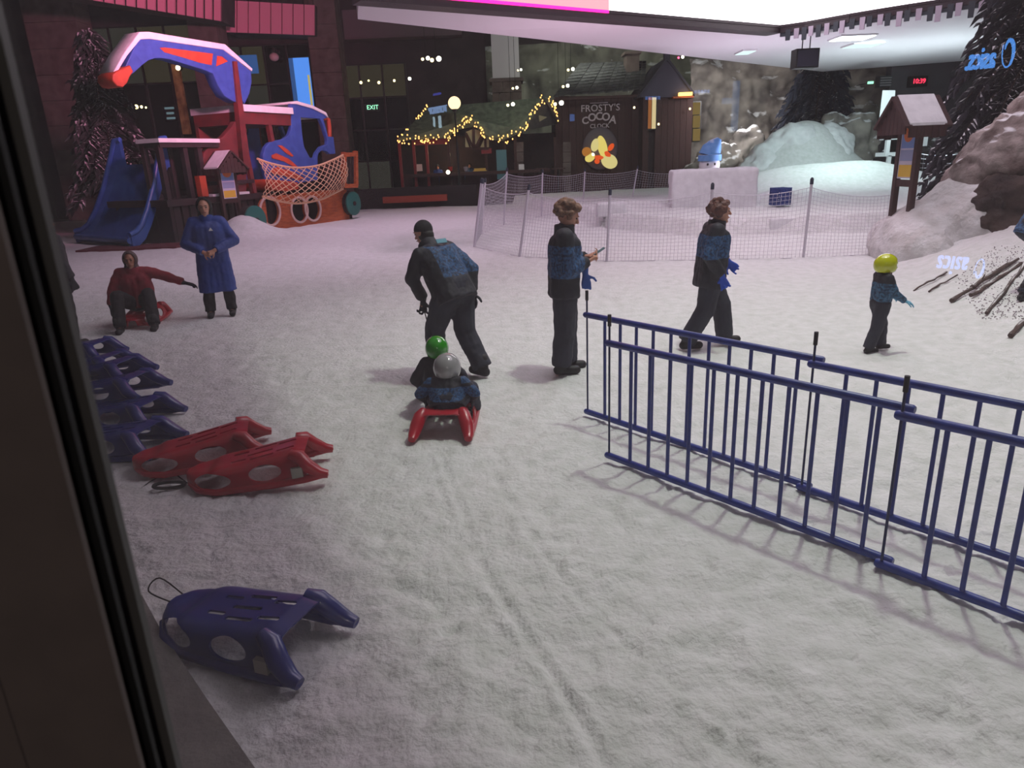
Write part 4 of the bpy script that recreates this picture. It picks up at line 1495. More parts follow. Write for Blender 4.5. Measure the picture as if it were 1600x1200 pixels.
# hand lettered sign
m_chalk = mat('sign_letters', S(196, 176, 184), 0.7)
for txt, px, py, sz in (("FROSTY'S", 938, 169, 0.48), ('COCOA', 936, 186, 0.55), ('CLOCK', 937, 197, 0.30)):
    if txt == 'COCOA':
        for i, chx in enumerate(txt):
            u = i - 2
            pz = D(px + u * 10.8, py - 4 + 1.7 * u * u * 0.9 - (0.042 * u * 10), YF - 0.12) - off
            link('letter', text_mesh(chx, sz * (1.0 if i else 0.9), 0.06, 1, 0.012), m_chalk, fh, pz, (0, -0.18 * -u * 0.5, 0))
    else:
        pz = D(px, py, YF - 0.12) - off
        link('lettering', text_mesh(txt, sz, 0.06, 1.05, 0.004 if sz < .5 else 0.008), m_chalk, fh, pz)
hbox('sign_bar', 922, 160, 950, 161.4, YF - 0.1, 0.05, m_chalk, fh)
# oval clock with glowing plump figure
ck = empty('cocoa_clock', D(938, 232, YF - 0.3))
tag(ck, 'oval wall sign with a plump glowing yellow shape tied in red', 'sign')
co = ck.location.copy()
MB().ell((0, 0.12, 0.0), (0.96, 0.10, 1.10), nu=28, nv=14).build('oval_plate', mat('clock_plate', S(92, 78, 88), 0.6), ck, True)
E_FIG = emat('figure_yellow', (1.0, 0.80, 0.20, 1), 0.85)
E_FIG2 = emat('figure_pale', (1.0, 0.86, 0.34, 1), 0.75)
E_FIGR = emat('figure_red', (1.0, 0.12, 0.02, 1), 0.8)
E_FIGB = emat('figure_brown', (0.85, 0.32, 0.05, 1), 0.5)


def fz(zx, zy):
    return D(900 + zx / 15, 200 + zy / 15, YF - 0.42) - co


fscale = (1 / 15) / FPX * YF
for nm, zx, zy, rx, rz, rot, m in (('lobe', 780, 780, 190, 150, 0.5, E_FIG2), ('lobe', 620, 450, 105, 250, -0.25, E_FIG), ('lobe', 450, 400, 90, 140, 0.3, E_FIG2), ('scarf', 720, 610, 150, 60, 0.75, E_FIGR), ('scarf', 820, 450, 90, 55, -0.9, E_FIGR),
                                   ('scarf', 540, 690, 120, 45, 0.1, E_FIGR), ('scarf_tail', 495, 780, 60, 55, 0.2, E_FIGR), ('cup', 250, 560, 105, 100, 0.2, E_FIGB), ('lobe', 330, 690, 120, 90, -0.5, E_FIG), ('gleam', 390, 630, 42, 42, 0, emat('gleam', (1, .95, .7, 1), 3))):
    MB().ell((0, 0, 0), (rx * fscale, 0.12, rz * fscale)).build(nm, m, ck, True, fz(zx, zy), (0, rot, 0))
# tables and umbrella-like fittings on the terrace in front of the huts
for i, (px, Y) in enumerate(((846, 36.7), (872, 36.8))):
    p = D(px, 262, Y)
    r_ = empty('cafe_table', (p.x, Y, -0.05))
    tag(r_, ('low cafe table in front of the garland hut, left one', 'low cafe table by the stone pier of the garland hut')[i], 'table')
    MB().tube([(0, 0, p.z - 0.03), (0, 0, p.z + 0.03)], 0.36, 16).build('table_top', m_hutw, r_)
    MB().tube([(0, 0, 0), (0, 0, p.z)], 0.05, 8).build('leg', M_BLK, r_)
    MB().tube([(0, 0, 0), (0, 0, 0.05)], 0.3, 12).build('base', M_BLK, r_)
# dark planter wall at the edge of the paving
o = fbox(MB(), 560, 292, 745, 312, 36.6, 0.4, True).build('planter_wall', mat('planter_dark', S(46, 34, 36), 0.8, S(38, 28, 30), 3))
tag(o, 'low dark wall between the snow and the garland hut', 'wall')
o = MB().box((0, 0, 0), (3.2, 0.5, 0.3)).build('red_bench', mat('bench_red', S(160, 60, 40), 0.6), loc=D(598, 313, 35.9) - Vector((0, 0, 0.15)))
tag(o, 'low red bench along the dark wall at the snow edge', 'bench')

# ================================================================== SNOW BLOCK, SNOWMAN, CRATE, SLABS
def lump(name, lo, hi, label, cat, m=M_SNOWS, voxel=0.05, jit=0.03, rz=0.0):
    c_ = Vector(((lo[0] + hi[0]) / 2, (lo[1] + hi[1]) / 2, lo[2]))
    mb = MB().box(Vector(lo) - c_, Vector(hi) - c_)
    o = link(name, remeshed(mb, name, voxel, 3, jit, 2.2), m, loc=c_, rot=(0, 0, rz))
    tag(o, label, cat)
    return o


lo, hi = fb(1056, 264, 1186, 342, 22.6, 1.4)
lump('snow_block', (lo[0], lo[1], 0.28), hi, 'big squared block of packed snow on the terrace', 'snow block', rz=R(-8))
q = ground_pt(1228, 357)
lump('snow_slab', (q.x - .42, q.y, q.z - .1), (q.x + .42, q.y + .45, q.z + .26), 'low snow slab lying near the terrace edge', 'snow block', jit=0.015, voxel=0.03)
q = ground_pt(957, 334)
lump('snow_slab', (q.x - .45, q.y, q.z - .1), (q.x + .45, q.y + .6, q.z + .34), 'pale snow slab beyond the woman with the phone', 'snow block', jit=0.02)
p = D(1108, 266, 25.5)
r_ = empty('snowman', (p.x, 25.5, 0.36))
tag(r_, 'snowman in a pale blue cap peeking over the snow block', 'snowman')
hz = D(1107, 258, 25.5).z - 0.36
MB().ell((0, 0, 0.55), (0.6, 0.6, 0.62)).build('snow_body', M_SNOWS, r_, True)
MB().ell((0, 0, hz), (0.36, 0.36, 0.36)).build('snow_head', M_SNOWS, r_, True)
for s_ in (-1, 1):
    MB().ell((s_ * 0.12 - .03, -0.335, hz + 0.03), (0.035, 0.02, 0.045), nu=8, nv=5).build('eye', M_BLK, r_)
m_cap = mat('cap_blue', S(84, 138, 200), 0.8, S(110, 160, 215), 5, snow=0.22)
MB().tube([(0, 0, hz + 0.14), (0, 0, hz + 0.34), (0, 0, hz + 0.36)], [0.40, 0.40, 0.2], 16).build('cap_brim', m_cap, r_, True)
MB().tube([(-0.02, 0, hz + 0.3), (0.06, 0, hz + 0.52), (0.2, 0, hz + 0.72), (0.30, 0, hz + 0.86)], [0.38, 0.34, 0.22, 0.09], 14).build('cap_crown', m_cap, r_, True)
# blue crate
p = W(1218, 324, 0.55)
r_ = empty('crate', ground_pt(1218, 323) + Vector((0, 0, 0.06)), R(12))
tag(r_, 'blue plastic crate with square holes on the snow terrace', 'crate')
m_crate = mat('crate_blue', S(38, 60, 128), 0.5)
CW, CH = 0.42, 0.50
for zz in (0.0, CH - 0.05):
    MB().tube([(-CW / 2, -CW / 2, zz + .02), (CW / 2, -CW / 2, zz + .02), (CW / 2, CW / 2, zz + .02), (-CW / 2, CW / 2, zz + .02)], 0.03, 4, closed=True).build('crate_rim', m_crate, r_)
for (ax, ay, bx, by) in ((-1, -1, 1, -1), (1, -1, 1, 1), (1, 1, -1, 1), (-1, 1, -1, -1)):
    a, b = Vector((ax * CW / 2, ay * CW / 2, 0)), Vector((bx * CW / 2, by * CW / 2, 0))
    for i in range(6):
        q = a.lerp(b, i / 5)
        MB().box((q.x - .016, q.y - .016, 0), (q.x + .016, q.y + .016, CH)).build('crate_slat', m_crate, r_)
    for j in range(1, 5):
        z = CH * j / 5
        MB().beam(a + Vector((0, 0, z)), b + Vector((0, 0, z)), 0.02, 0.03).build('crate_slat', m_crate, r_)
MB().box((-CW / 2, -CW / 2, 0), (CW / 2, CW / 2, 0.02)).build('crate_floor', m_crate, r_)
# white frame stand
c_ = D(1400, 280, 30.5)
r_ = empty('frame_stand', (c_.x, 30.5, 0))
tag(r_, 'white stepped frame stand with tall back panel beside dark rock', 'stand')
off = r_.location


def wb_(nm, px0, py0, px1, py1, Y, d, m=M_WHITE, zf=False):
    return hbox(nm, px0, py0, px1, py1, Y, d, m, r_, zf)


MB().add([D(a, b, 30.9) - off for a, b in ((1379, 141), (1399, 141), (1394, 212), (1371, 210))] + [D(a, b, 31.2) - off for a, b in ((1379, 141), (1399, 141), (1394, 212), (1371, 210))],
         [(0, 1, 2, 3), (7, 6, 5, 4), (0, 4, 5, 1), (1, 5, 6, 2), (2, 6, 7, 3), (3, 7, 4, 0)]).build('back_panel', M_WHITE, r_)
wb_('shelf_board', 1386, 212, 1412, 218, 30.5, 0.6)
wb_('shelf_board', 1383, 238, 1412, 244, 30.3, 0.8)
wb_('upright', 1385, 216, 1391, 240, 30.5, 0.15)
wb_('upright', 1386, 243, 1391, 282, 30.3, 0.15, zf=True)
wb_('upright', 1404, 243, 1408, 282, 30.3, 0.15, zf=True)
wb_('dark_infill', 1391, 218, 1410, 238, 30.9, 0.1, m_glassd)
wb_('dark_infill', 1391, 246, 1404, 278, 30.7, 0.1, m_glassd)
wb_('green_infill', 1392, 194, 1411, 212, 30.8, 0.1, mat('dull_green', S(70, 92, 78), 0.7))
wb_('upright', 1446, 205, 1450, 228, 30.5, 0.15)
# digital clock
p = D(1436, 127, 36.1)
r_ = empty('digital_clock', p)
tag(r_, 'black wall clock with glowing red digits', 'clock')
MB().box((-0.42, 0, -0.24), (0.42, 0.3, 0.24)).build('clock_case', M_BLK, r_)
link('digits', text_mesh('10:39', 0.30, 0.02, 0.95, 0.006), emat('red_digits', (1.0, 0.04, 0.10, 1), 1.6), r_, (0.0, -0.012, 0))
p = D(1384, 127, 36.0)
r_ = empty('wall_fan', p)
tag(r_, 'small grey wall fitting left of the red digit clock', 'fitting')
MB().box((-0.3, 0, -0.25), (0.3, 0.4, 0.25)).build('housing', M_STEEL, r_)
for j in range(4):
    MB().box((-0.26, -0.03, -0.2 + j * .11), (0.26, 0, -0.15 + j * .11)).build('louvre', mat('pale_grey', S(150, 148, 152), .6), r_)
p = D(1361, 129, 40.0)
o = empty('exit_lamp', p)
MB().box((-0.14, 0, -0.06), (0.14, 0.1, 0.06)).build('lamp_box', E_GREEN, o)
MB().tube([(0, 0.1, 0), (0, 1.6, 0)], 0.02, 6).build('bracket', M_BLK, o)
tag(o, 'tiny pale green exit lamp on the rock cliff', 'lamp')

# ================================================================== NET ENCLOSURE
m_net = mat('net_cord', S(200, 196, 205), 0.8)
m_post = mat('net_post_white', S(205, 198, 210), 0.5)


def strip(p0, p1, q0, q1, cell, mb):
    """net panel between two posts given bottom and top ends; top edge sags"""
    L = (p1 - p0).length
    nu, nv = max(2, int(L / cell)), max(2, int((q0 - p0).length / cell))
    sag = 0.10

    def P(u, v):
        a, b = p0.lerp(p1, u), q0.lerp(q1, u)
        b = b - Vector((0, 0, sag * 4 * u * (1 - u)))
        return a.lerp(b, v)
    for i in range(nu + 1):
        mb.tube([P(i / nu, 0), P(i / nu, 0.5), P(i / nu, 1)], 0.0035, 3, cap=False)
    for j in range(nv + 1):
        mb.tube([P(i / 6, j / nv) for i in range(7)], 0.0035 if 0 < j < nv else 0.008, 3, cap=False)


def netfence(label, posts, cell, group='white net fences'):
    r0 = posts[0][0]
    rt = empty('net_fence', r0)
    tag(rt, label, 'net fence', group)
    for i, (a, b) in enumerate(posts):
        MB().tube([a - r0 - (b - a).normalized() * 0.1, b - r0], 0.028, 8).build('post', m_post, rt, True)
        MB().tube([b - r0, b - r0 + (b - a).normalized() * 0.10, b - r0 + (b - a).normalized() * 0.13], [0.036, 0.036, 0.015], 8).build('post_cap', mat('post_cap', S(40, 44, 62), .5), rt, True)
    for (a, b), (c, d) in zip(posts[:-1], posts[1:]):
        mb = MB()
        t = 0.96
        strip(a - r0, c - r0, a.lerp(b, t) - r0, c.lerp(d, t) - r0, cell, mb)
        me = bpy.data.meshes.new('net')
        me.from_pydata(mb.v, [], mb.f)
        tag(link('net', me, m_net, rt), kind='stuff')


def pp_(px, py, tx, ty, z=0.0):
    a = W(px, py, z)
    return a, D(tx, ty, a.y)


near_p = [pp_(741, 386, 754, 287), pp_(812, 401, 826, 297), pp_(948, 408, 953, 305), pp_(1106, 406, 1113, 296), pp_(1255, 403, 1268, 288), pp_(1392, 396, 1400, 300)]
netfence('long white net fence nearest the snow ledge, behind the people', near_p, 0.075)
far_p = [pp_(741, 385, 752, 286), pp_(752, 366, 758, 285), pp_(787, 352, 792, 268), pp_(846, 338, 848, 270), pp_(911, 320, 914, 268, .3), pp_(988, 310, 996, 264, .36), pp_(1060, 306, 1066, 268, .4)]
netfence('farther white net fence running back towards the cocoa hut', far_p, 0.10)
hp = [(Vector((15.2, 26.5, 0.9)), Vector((15.2, 26.5, 1.75))), (Vector((17.2, 26.8, 0.9)), Vector((17.2, 26.8, 1.75)))]
netfence('short net fence behind the feet of the large notice board', hp, 0.16)
p = Vector((17.9, 26.5, 0.9))
o = MB().ell((0, 0, 0.2), (0.45, 0.4, 0.5)).build('snow_ball', M_SNOWS, smooth=True, loc=p)
tag(o, 'round snow ball beside the feet of the large notice board', 'snow ball')
# ================================================================== SLEDS
SLED_T = Matrix.Diagonal((1.0, 0.82, 0.86, 1.0))


def sled_shell():
    nu, nv = 46, 36
    P = np.zeros((nu + 1, nv + 1, 3))
    for i in range(nu + 1):
        u = i / nu
        y = 0.50 - 0.94 * u
        h = np.interp(u, [0, 0.08, 0.25, 0.5, 0.75, 0.9, 1.0], [0.085, 0.13, 0.185, 0.205, 0.235, 0.255, 0.235])
        Wd = np.interp(u, [0, 0.05, 0.15, 0.3, 0.6, 1.0], [0.05, 0.11, 0.16, 0.19, 0.195, 0.185])
        for j in range(nv + 1):
            ph = math.pi * j / nv
            c, s_ = math.cos(ph), math.sin(ph)
            z = h * abs(s_) ** 0.55
            x = Wd * math.copysign(abs(c) ** 0.5, c) * (1 + 0.14 * (1 - z / h))
            if s_ > 0.6:
                z -= 0.022 * (1 - (x / Wd) ** 2) * (1 if u > 0.2 else u / 0.2)
            lift = np.interp(u, [0, 0.12, 0.2], [0.05, 0.012, 0.0])
            P[i, j] = (x, y, max(z, 0) + lift)
    me = gridmesh('s', P)
    o = bpy.data.objects.new('tmp', me)
    TMP.objects.link(o)
    md = o.modifiers.new('s', 'SOLIDIFY')
    md.thickness = 0.012
    md.offset = -1
    m2 = evalmesh(o)
    bpy.data.objects.remove(o)
    cuts = []

    def xcyl(yc, zc, ry, rz):
        mb = MB()
        n_ = 24
        ring = [(yc + ry * math.cos(2 * math.pi * i / n_), zc + rz * math.sin(2 * math.pi * i / n_)) for i in range(n_)]
        mb.add([(-0.5, a, b) for a, b in ring] + [(0.5, a, b) for a, b in ring],
               [tuple(range(n_ - 1, -1, -1)), tuple(range(n_, 2 * n_))] + [(i, (i + 1) % n_, (i + 1) % n_ + n_, i + n_) for i in range(n_)])
        return mb

    cuts.append(xcyl(0.275, 0.095, 0.145, 0.052))
    cuts.append(xcyl(-0.13, 0.115, 0.125, 0.058))
    for k, (xx, y0, y1) in enumerate(((-0.085, -0.02, -0.18), (0.0, 0.02, -0.16), (0.085, -0.02, -0.18), (-0.06, -0.22, -0.34), (0.06, -0.22, -0.34), (-0.06, 0.14, 0.04), (0.06, 0.14, 0.04))):
        ring = [(xx + 0.014 * math.cos(t), (y0 if math.sin(t) > 0 else y1) + 0.014 * math.sin(t)) for t in [math.pi * i / 5 for i in range(11)][:-1]]
        n_ = len(ring)
        mb = MB()
        mb.add([(a, b, 0.14) for a, b in ring] + [(a, b, 0.5) for a, b in ring], [tuple(range(n_ - 1, -1, -1)), tuple(range(n_, 2 * n_))] + [(i, (i + 1) % n_, (i + 1) % n_ + n_, i + n_) for i in range(n_)])
        cuts.append(mb)
    out = boolean(m2, cuts, 'shell')
    out.polygons.foreach_set('use_smooth', [True] * len(out.polygons))
    out.set_sharp_from_angle(angle=R(45))
    out.transform(SLED_T)
    return out


ME_SHELL = sled_shell()
ME_RUN = {}
for s_ in (-1, 1):
    mb = MB()
    mb.tube([(s_ * 0.10, 0.47, 0.075), (s_ * 0.155, 0.40, 0.035), (s_ * 0.205, 0.25, 0.022), (s_ * 0.215, -0.2, 0.020), (s_ * 0.212, -0.42, 0.028), (s_ * 0.212, -0.56, 0.045), (s_ * 0.212, -0.60, 0.052)],
            [0.014, 0.022, 0.026, 0.027, 0.030, 0.030, 0.022], 10)
    ME_RUN[s_] = mb.mesh('runner', True)
    ME_RUN[s_].transform(SLED_T)
ME_LEG = {}
for s_ in (-1, 1):
    mb = MB()
    mb.tube([(s_ * 0.150, -0.33, 0.215), (s_ * 0.166, -0.40, 0.19), (s_ * 0.192, -0.46, 0.115), (s_ * 0.208, -0.54, 0.055), (s_ * 0.212, -0.60, 0.04)], [0.035, 0.052, 0.052, 0.042, 0.030], 12)
    ME_LEG[s_] = mb.mesh('rear_strut', True)
    ME_LEG[s_].transform(SLED_T)
m_sr = mat('red_plastic', S(186, 26, 46), 0.32, S(168, 22, 40), 6, coat=0.2)
m_sb = mat('blue_plastic', S(32, 48, 132), 0.32, S(26, 40, 116), 6, coat=0.2)
m_tape = mat('grey_tape', S(176, 172, 160), 0.6)


def sled(loc, rz, m, label, group, rope=None, tape=False, rx=0.0, ry=0.0, sc=1.0):
    r_ = empty('sled', loc, rz, sc)
    r_.rotation_euler = (rx, ry, rz)
    tag(r_, label, 'sled', group)
    link('shell', ME_SHELL, m, r_)
    for s_ in (-1, 1):
        link('runner', ME_RUN[s_], m, r_)
        link('rear_strut', ME_LEG[s_], m, r_)
    if rope:
        MB().tube(smoothpath(rope, 5), 0.004, 5).build('pull_cord', M_ROPE, r_, True)
    if tape:
        MB().box((-0.226, -0.34, 0.035), (-0.200, -0.27, 0.11)).build('tape_patch', m_tape, r_)
    return r_


def sled_px(nose, tail, m, label, group, z=0.0, **kw):
    a, b = W(*nose), W(*tail)
    c_ = (a + b) / 2
    d = a - b
    rz = math.atan2(-d.x, d.y)
    return sled((c_.x, c_.y, z), rz, m, label, group, **kw)


G1, G2 = 'red sleds on the snow', 'blue sleds on the snow'
# front blue sled: nose up left, runners towards lower right
tail = (W(440, 1078) + W(536, 1003)) / 2
nose = W(286, 985)
d = (nose - tail).normalized()
c_ = tail + d * 0.48
sled((c_.x + .06, c_.y + .03, 0.012), math.atan2(-d.x, d.y) + R(0), m_sb, 'dark blue plastic sled alone in the front snow by the window', G2, tape=True, sc=1.0,
     rope=[(-0.02, 0.40, 0.11), (-0.08, 0.46, 0.2), (0.0, 0.47, 0.22), (0.05, 0.40, 0.11)])
# two red sleds
r1 = sled((-2.42, 4.98, 0.01), 0, m_sr, 'red plastic sled lying farther back of the red pair', G1, sc=1.08)
dd = W(218, 738) - W(388, 712)
r1.rotation_euler.z = math.atan2(-dd.x, dd.y)
cc = (W(218, 738) + W(392, 716)) / 2
r1.location = (cc.x, cc.y + 0.08, 0.01)
r1.rotation_euler.x = R(-3)
r2 = sled((0, 0, 0.01), 0, m_sr, 'red plastic sled lying in front of the red pair', G1, tape=True, sc=1.08,
          rope=[(0.0, 0.40, 0.10), (0.02, 0.43, 0.02), (0.12, 0.50, 0.012), (0.22, 0.58, 0.012), (0.20, 0.70, 0.012), (0.05, 0.74, 0.02)])
dd = W(300, 758) - W(490, 738)
r2.rotation_euler.z = math.atan2(-dd.x, dd.y)
cc = (W(302, 762) + W(490, 742)) / 2
r2.location = (cc.x, cc.y + 0.05, 0.01)
r2.rotation_euler.x = R(-3)
p = W(265, 762)
o = MB().tube([(p.x + 0.11 * math.cos(t), p.y + 0.05 * math.sin(t), 0.02) for t in [2 * math.pi * i / 18 for i in range(18)]], 0.012, 6, closed=True).build('cord_loop', M_ROPE, smooth=True)
o.location = (0, 0, 0.0)
tag(o, 'dark coiled cord handle on the snow before the red sleds', 'cord')
# row of blue sleds by the frame: rear ends to the right
for i, (px, py, zz, tl) in enumerate(((262, 706, 0.0, -4), (262, 662, 0.0, -6), (246, 640, 0.10, -4), (226, 612, 0.10, -4), (204, 596, 0.06, -4), (178, 560, 0.0, -3))):
    b = W(px, py)
    rz = R(83 + tl)
    f = Vector((-math.sin(rz), math.cos(rz), 0))
    c_ = b + f * 0.50
    sled((c_.x, c_.y, zz), rz, m_sb, ['blue sled nearest the window in the row by the frame', 'second blue sled from the window in the row', 'third blue sled in the row, propped on its neighbour', 'fourth blue sled in the row, propped on its neighbour', 'fifth blue sled in the row by the frame',
                                      'farthest blue sled in the row, below the dark figure'][i], G2, sc=1.08, rx=R(-6 if zz else -2))

# ================================================================== CROWD BARRIERS
def barrier(a, b, label, rod0=True, nbars=10, h=0.88, ext=0.05):
    a, b = Vector((a.x, a.y, 0)), Vector((b.x, b.y, 0))
    L = (b - a).length
    r_ = empty('crowd_barrier', a, math.atan2((b - a).y, (b - a).x))
    tag(r_, label, 'barrier', 'blue tube barriers')
    for z, nm, r0 in ((h, 'top_rail', 0.024), (0.045, 'bottom_rail', 0.024)):
        MB().tube([(-ext, 0, z), (-ext + 0.012, 0, z), (L + ext - 0.012, 0, z), (L + ext, 0, z)], [r0 * 0.75, r0, r0, r0 * 0.75], 12).build(nm, M_BLUEM, r_, True)
    bar = MB().tube([(0, 0, 0.045), (0, 0, h)], 0.0125, 8).mesh('bar', True)
    for i in range(nbars):
        x = 0.03 + (L - 0.06) * (i + 0.9) / (nbars + 0.4)
        link('bar', bar, M_BLUEM, r_, (x, 0, 0))
    if rod0:
        MB().tube([(-0.02, 0, 0.03), (-0.02, 0, h + 0.20)], 0.0075, 8).build('hinge_rod', mat('dark_rod', S(26, 40, 84), 0.4, metal=0.3), r_, True)
        MB().tube([(-0.02, 0, h + 0.12), (-0.02, 0, h + 0.20)], 0.013, 8).build('rod_cap', M_BLK, r_, True)
    return r_


nA, nB = W(955, 722), W(1378, 884)
barrier(nA, nB, 'near row blue barrier panel whose left end stands free', True, 11)
d = (nB - nA).normalized()
n2 = nB + d * 0.01 + Vector((-0.03, -0.06, 0))
barrier(n2, n2 + d * 2.0 + Vector((0, 0.06, 0)), 'near row blue barrier panel running out at right edge', True, 11, 0.86)
fA, fB = W(921, 652), W(1255, 766)
barrier(fA, fB, 'far row blue barrier panel starting beside the woman', True, 11)
d = (fB - fA).normalized()
f2 = fB + d * 0.0 + Vector((-0.02, -0.06, 0))
barrier(f2, f2 + d * 2.0, 'far row blue barrier panel below the helmeted child', True, 11, 0.86)

# ================================================================== STICKS AND NET STUDS ON THE SLOPE
def slope_pt(px, py):
    d_ = ray(px, py)
    lo_, hi_ = 4.0, 30.0
    for _ in range(40):
        m_ = (lo_ + hi_) / 2
        q = Vector((0, 0, EYE)) + d_ * (m_ / d_.y)
        if q.z > float(slope_h(np.array(q.x), np.array(q.y))):
            lo_ = m_
        else:
            hi_ = m_
    return Vector((0, 0, EYE)) + d_ * (lo_ / d_.y)


m_stick = mat('frosty_log', S(96, 78, 74), 0.9, S(64, 50, 48), 8, bump=0.6, bscale=20, snow=0.12)
for i, (a, b, r0) in enumerate((((1486, 474), (1590, 408), 0.027), ((1516, 466), (1594, 416), 0.024), ((1542, 492), (1598, 420), 0.024), ((1576, 530), (1604, 500), 0.022), ((1428, 456), (1480, 428), 0.014), ((1450, 458), (1496, 432), 0.012))):
    p0, p1 = slope_pt(*a), slope_pt(*b)
    c0 = p0.copy()
    n_ = 7
    pts = [p0.lerp(p1, t / n_) - c0 + Vector((random.uniform(-.02, .02), random.uniform(-.02, .02), r0 * 1.0 + random.uniform(0, .02))) for t in range(n_ + 1)]
    rs = [r0 * random.uniform(.8, 1.25) for _ in pts]
    r_ = empty('branch', c0)
    tag(r_, ['long knotted log on the slope, upper of the crossing pair', 'long knotted log on the slope, lower of the crossing pair', 'steep dark log below the crossing pair', 'short log stub low on the slope at right edge', 'thin twig half sunk left of the logs', 'thin twig just above the sunk one'][i], 'branch', 'logs and twigs on the slope')
    MB().tube(pts, rs, 8).build('log', m_stick, r_, True)
    if r0 > 0.025:
        MB().ell(pts[2] + Vector((0, 0, 0.01)), (r0 * 1.5, r0 * 1.5, r0 * 1.2), nu=8, nv=6).build('knot', m_stick, r_, True)
        MB().tube([pts[3], pts[3] + Vector((0.03, -0.02, 0.10))], [r0 * .4, r0 * .2], 6).build('stub', m_stick, r_)
# ground netting showing through the snow as dark studs
mb = MB()
rg = random.Random(4)
for i in range(700):
    px, py = rg.uniform(1490, 1600), rg.uniform(385, 500)
    if py > 385 + (px - 1490) * 1.2 + 60 or py < 480 - (px - 1490) * 0.9 - 40:
        continue
    q = slope_pt(px, py)
    s_ = rg.uniform(.006, .012)
    mb.ell(q + Vector((0, 0, 0.008)), (s_, s_, 0.006), nu=5, nv=3)
o = mb.build('ground_net', mat('net_stud', S(140, 126, 134), .9))
tag(o, 'coarse dark netting showing through the snow around the logs', 'netting', kind='stuff')

# ================================================================== PEOPLE
M_SKIN = mat('skin', S(205, 150, 125), 0.55, S(190, 132, 110), 10)
M_SKIN2 = mat('skin_tan', S(170, 116, 92), 0.55, S(155, 102, 80), 10)
M_NAVY = mat('navy_trousers', S(44, 48, 62), 0.75, S(34, 37, 50), 7, bump=0.3, bscale=14)
M_BLKJ = mat('black_jacket', S(34, 36, 48), 0.7, S(26, 28, 38), 6, bump=0.3, bscale=14)
M_CAMO = mat('blue_pattern', S(46, 92, 142), 0.7, S(26, 44, 74), 42, 6, 0.3, 14, lo=0.38, hi=0.62)
M_TEAL = mat('teal_pattern', S(58, 106, 140), 0.7, S(30, 56, 82), 26, 6, 0.3, 14, lo=0.42, hi=0.58)
M_BOOT = mat('black_boot', S(24, 24, 28), 0.6)
M_COAT = mat('royal_coat', S(34, 66, 150), 0.6, S(28, 54, 128), 3, bump=0.4, bscale=7)
M_REDJ = mat('red_jacket', S(150, 34, 52), 0.7, S(124, 28, 44), 5, bump=0.4, bscale=9)
M_HAIR = mat('light_brown_hair', S(150, 108, 84), 0.6, S(92, 62, 50), 30, 5, 0.6, 60)
M_HAIR2 = mat('auburn_hair', S(124, 76, 64), 0.6, S(82, 50, 46), 30, 5, 0.6, 60)
M_DHAIR = mat('dark_hair', S(26, 22, 22), 0.6)
M_EYE = mat('eye_dark', S(24, 20, 20), 0.3)
M_LIP = mat('lip', S(150, 78, 74), 0.5)

STAND = dict(pel=(0, 0, .93), che=(0, .01, 1.27), nck=(0, .01, 1.44), hed=(0, .03, 1.575), sL=(-.175, 0, 1.385), sR=(.175, 0, 1.385), eL=(-.24, -.02, 1.12), eR=(.24, -.02, 1.12),
             wL=(-.25, .06, .90), wR=(.25, .06, .90), hL=(-.09, 0, .90), hR=(.09, 0, .90), kL=(-.10, .02, .50), kR=(.10, .02, .50), aL=(-.11, -.02, .085), aR=(.11, -.02, .085))


def hand(mb, w_, d_, n_, side, curl=0.5, k=1.0):
    """five fingers; d_ finger direction, n_ palm normal (fingers curl towards it)"""
    w_, d_, n_ = Vector(w_), Vector(d_).normalized(), Vector(n_)
    n_ = (n_ - d_ * n_.dot(d_)).normalized()
    s_ = d_.cross(n_) * side
    for o_ in (-0.028, -0.01, 0.01, 0.028):
        mb.capsule(w_, 0.020 * k, w_ + d_ * 0.085 * k + s_ * o_ * k, 0.0135 * k, 8)
    for i, (o_, L) in enumerate(((0.031, .066), (0.0105, .076), (-0.0105, .072), (-0.031, .056))):
        p = w_ + d_ * 0.088 * k + s_ * o_ * k
        ang = 0.25 + curl
        dd_ = d_
        r0 = 0.0098 * k
        for seg in range(3):
            dd_ = (dd_ * math.cos(ang * (0.6 if seg == 0 else 1)) + n_ * math.sin(ang * (0.6 if seg == 0 else 1)))
            nn_ = (n_ - dd_ * n_.dot(dd_)).normalized()
            q = p + dd_ * L * k * (0.42, .32, .26)[seg]
            mb.capsule(p, r0, q, r0 * 0.92, 8)
            p = q
            r0 *= 0.92
            n_ = nn_
        n_ = Vector(n_)
    # thumb
    p = w_ + d_ * 0.03 * k + s_ * 0.026 * k
    t1 = (s_ * 0.75 + d_ * 0.6 + n_ * 0.25).normalized()
    q = p + t1 * 0.045 * k
    mb.capsule(p, 0.0125 * k, q, 0.011 * k, 8)
    t2 = (s_ * 0.3 + d_ * 0.85 + n_ * 0.4).normalized()
    mb.capsule(q, 0.011 * k, q + t2 * 0.032 * k, 0.0095 * k, 8)


def colored(me, mats, fn):
    me.materials.clear()
    for m in mats:
        me.materials.append(m)
    if len(mats) > 1:
        idx = np.empty(len(me.polygons), dtype=np.int32)
        for i, p in enumerate(me.polygons):
            idx[i] = fn(p.center)
        me.polygons.foreach_set('material_index', idx)


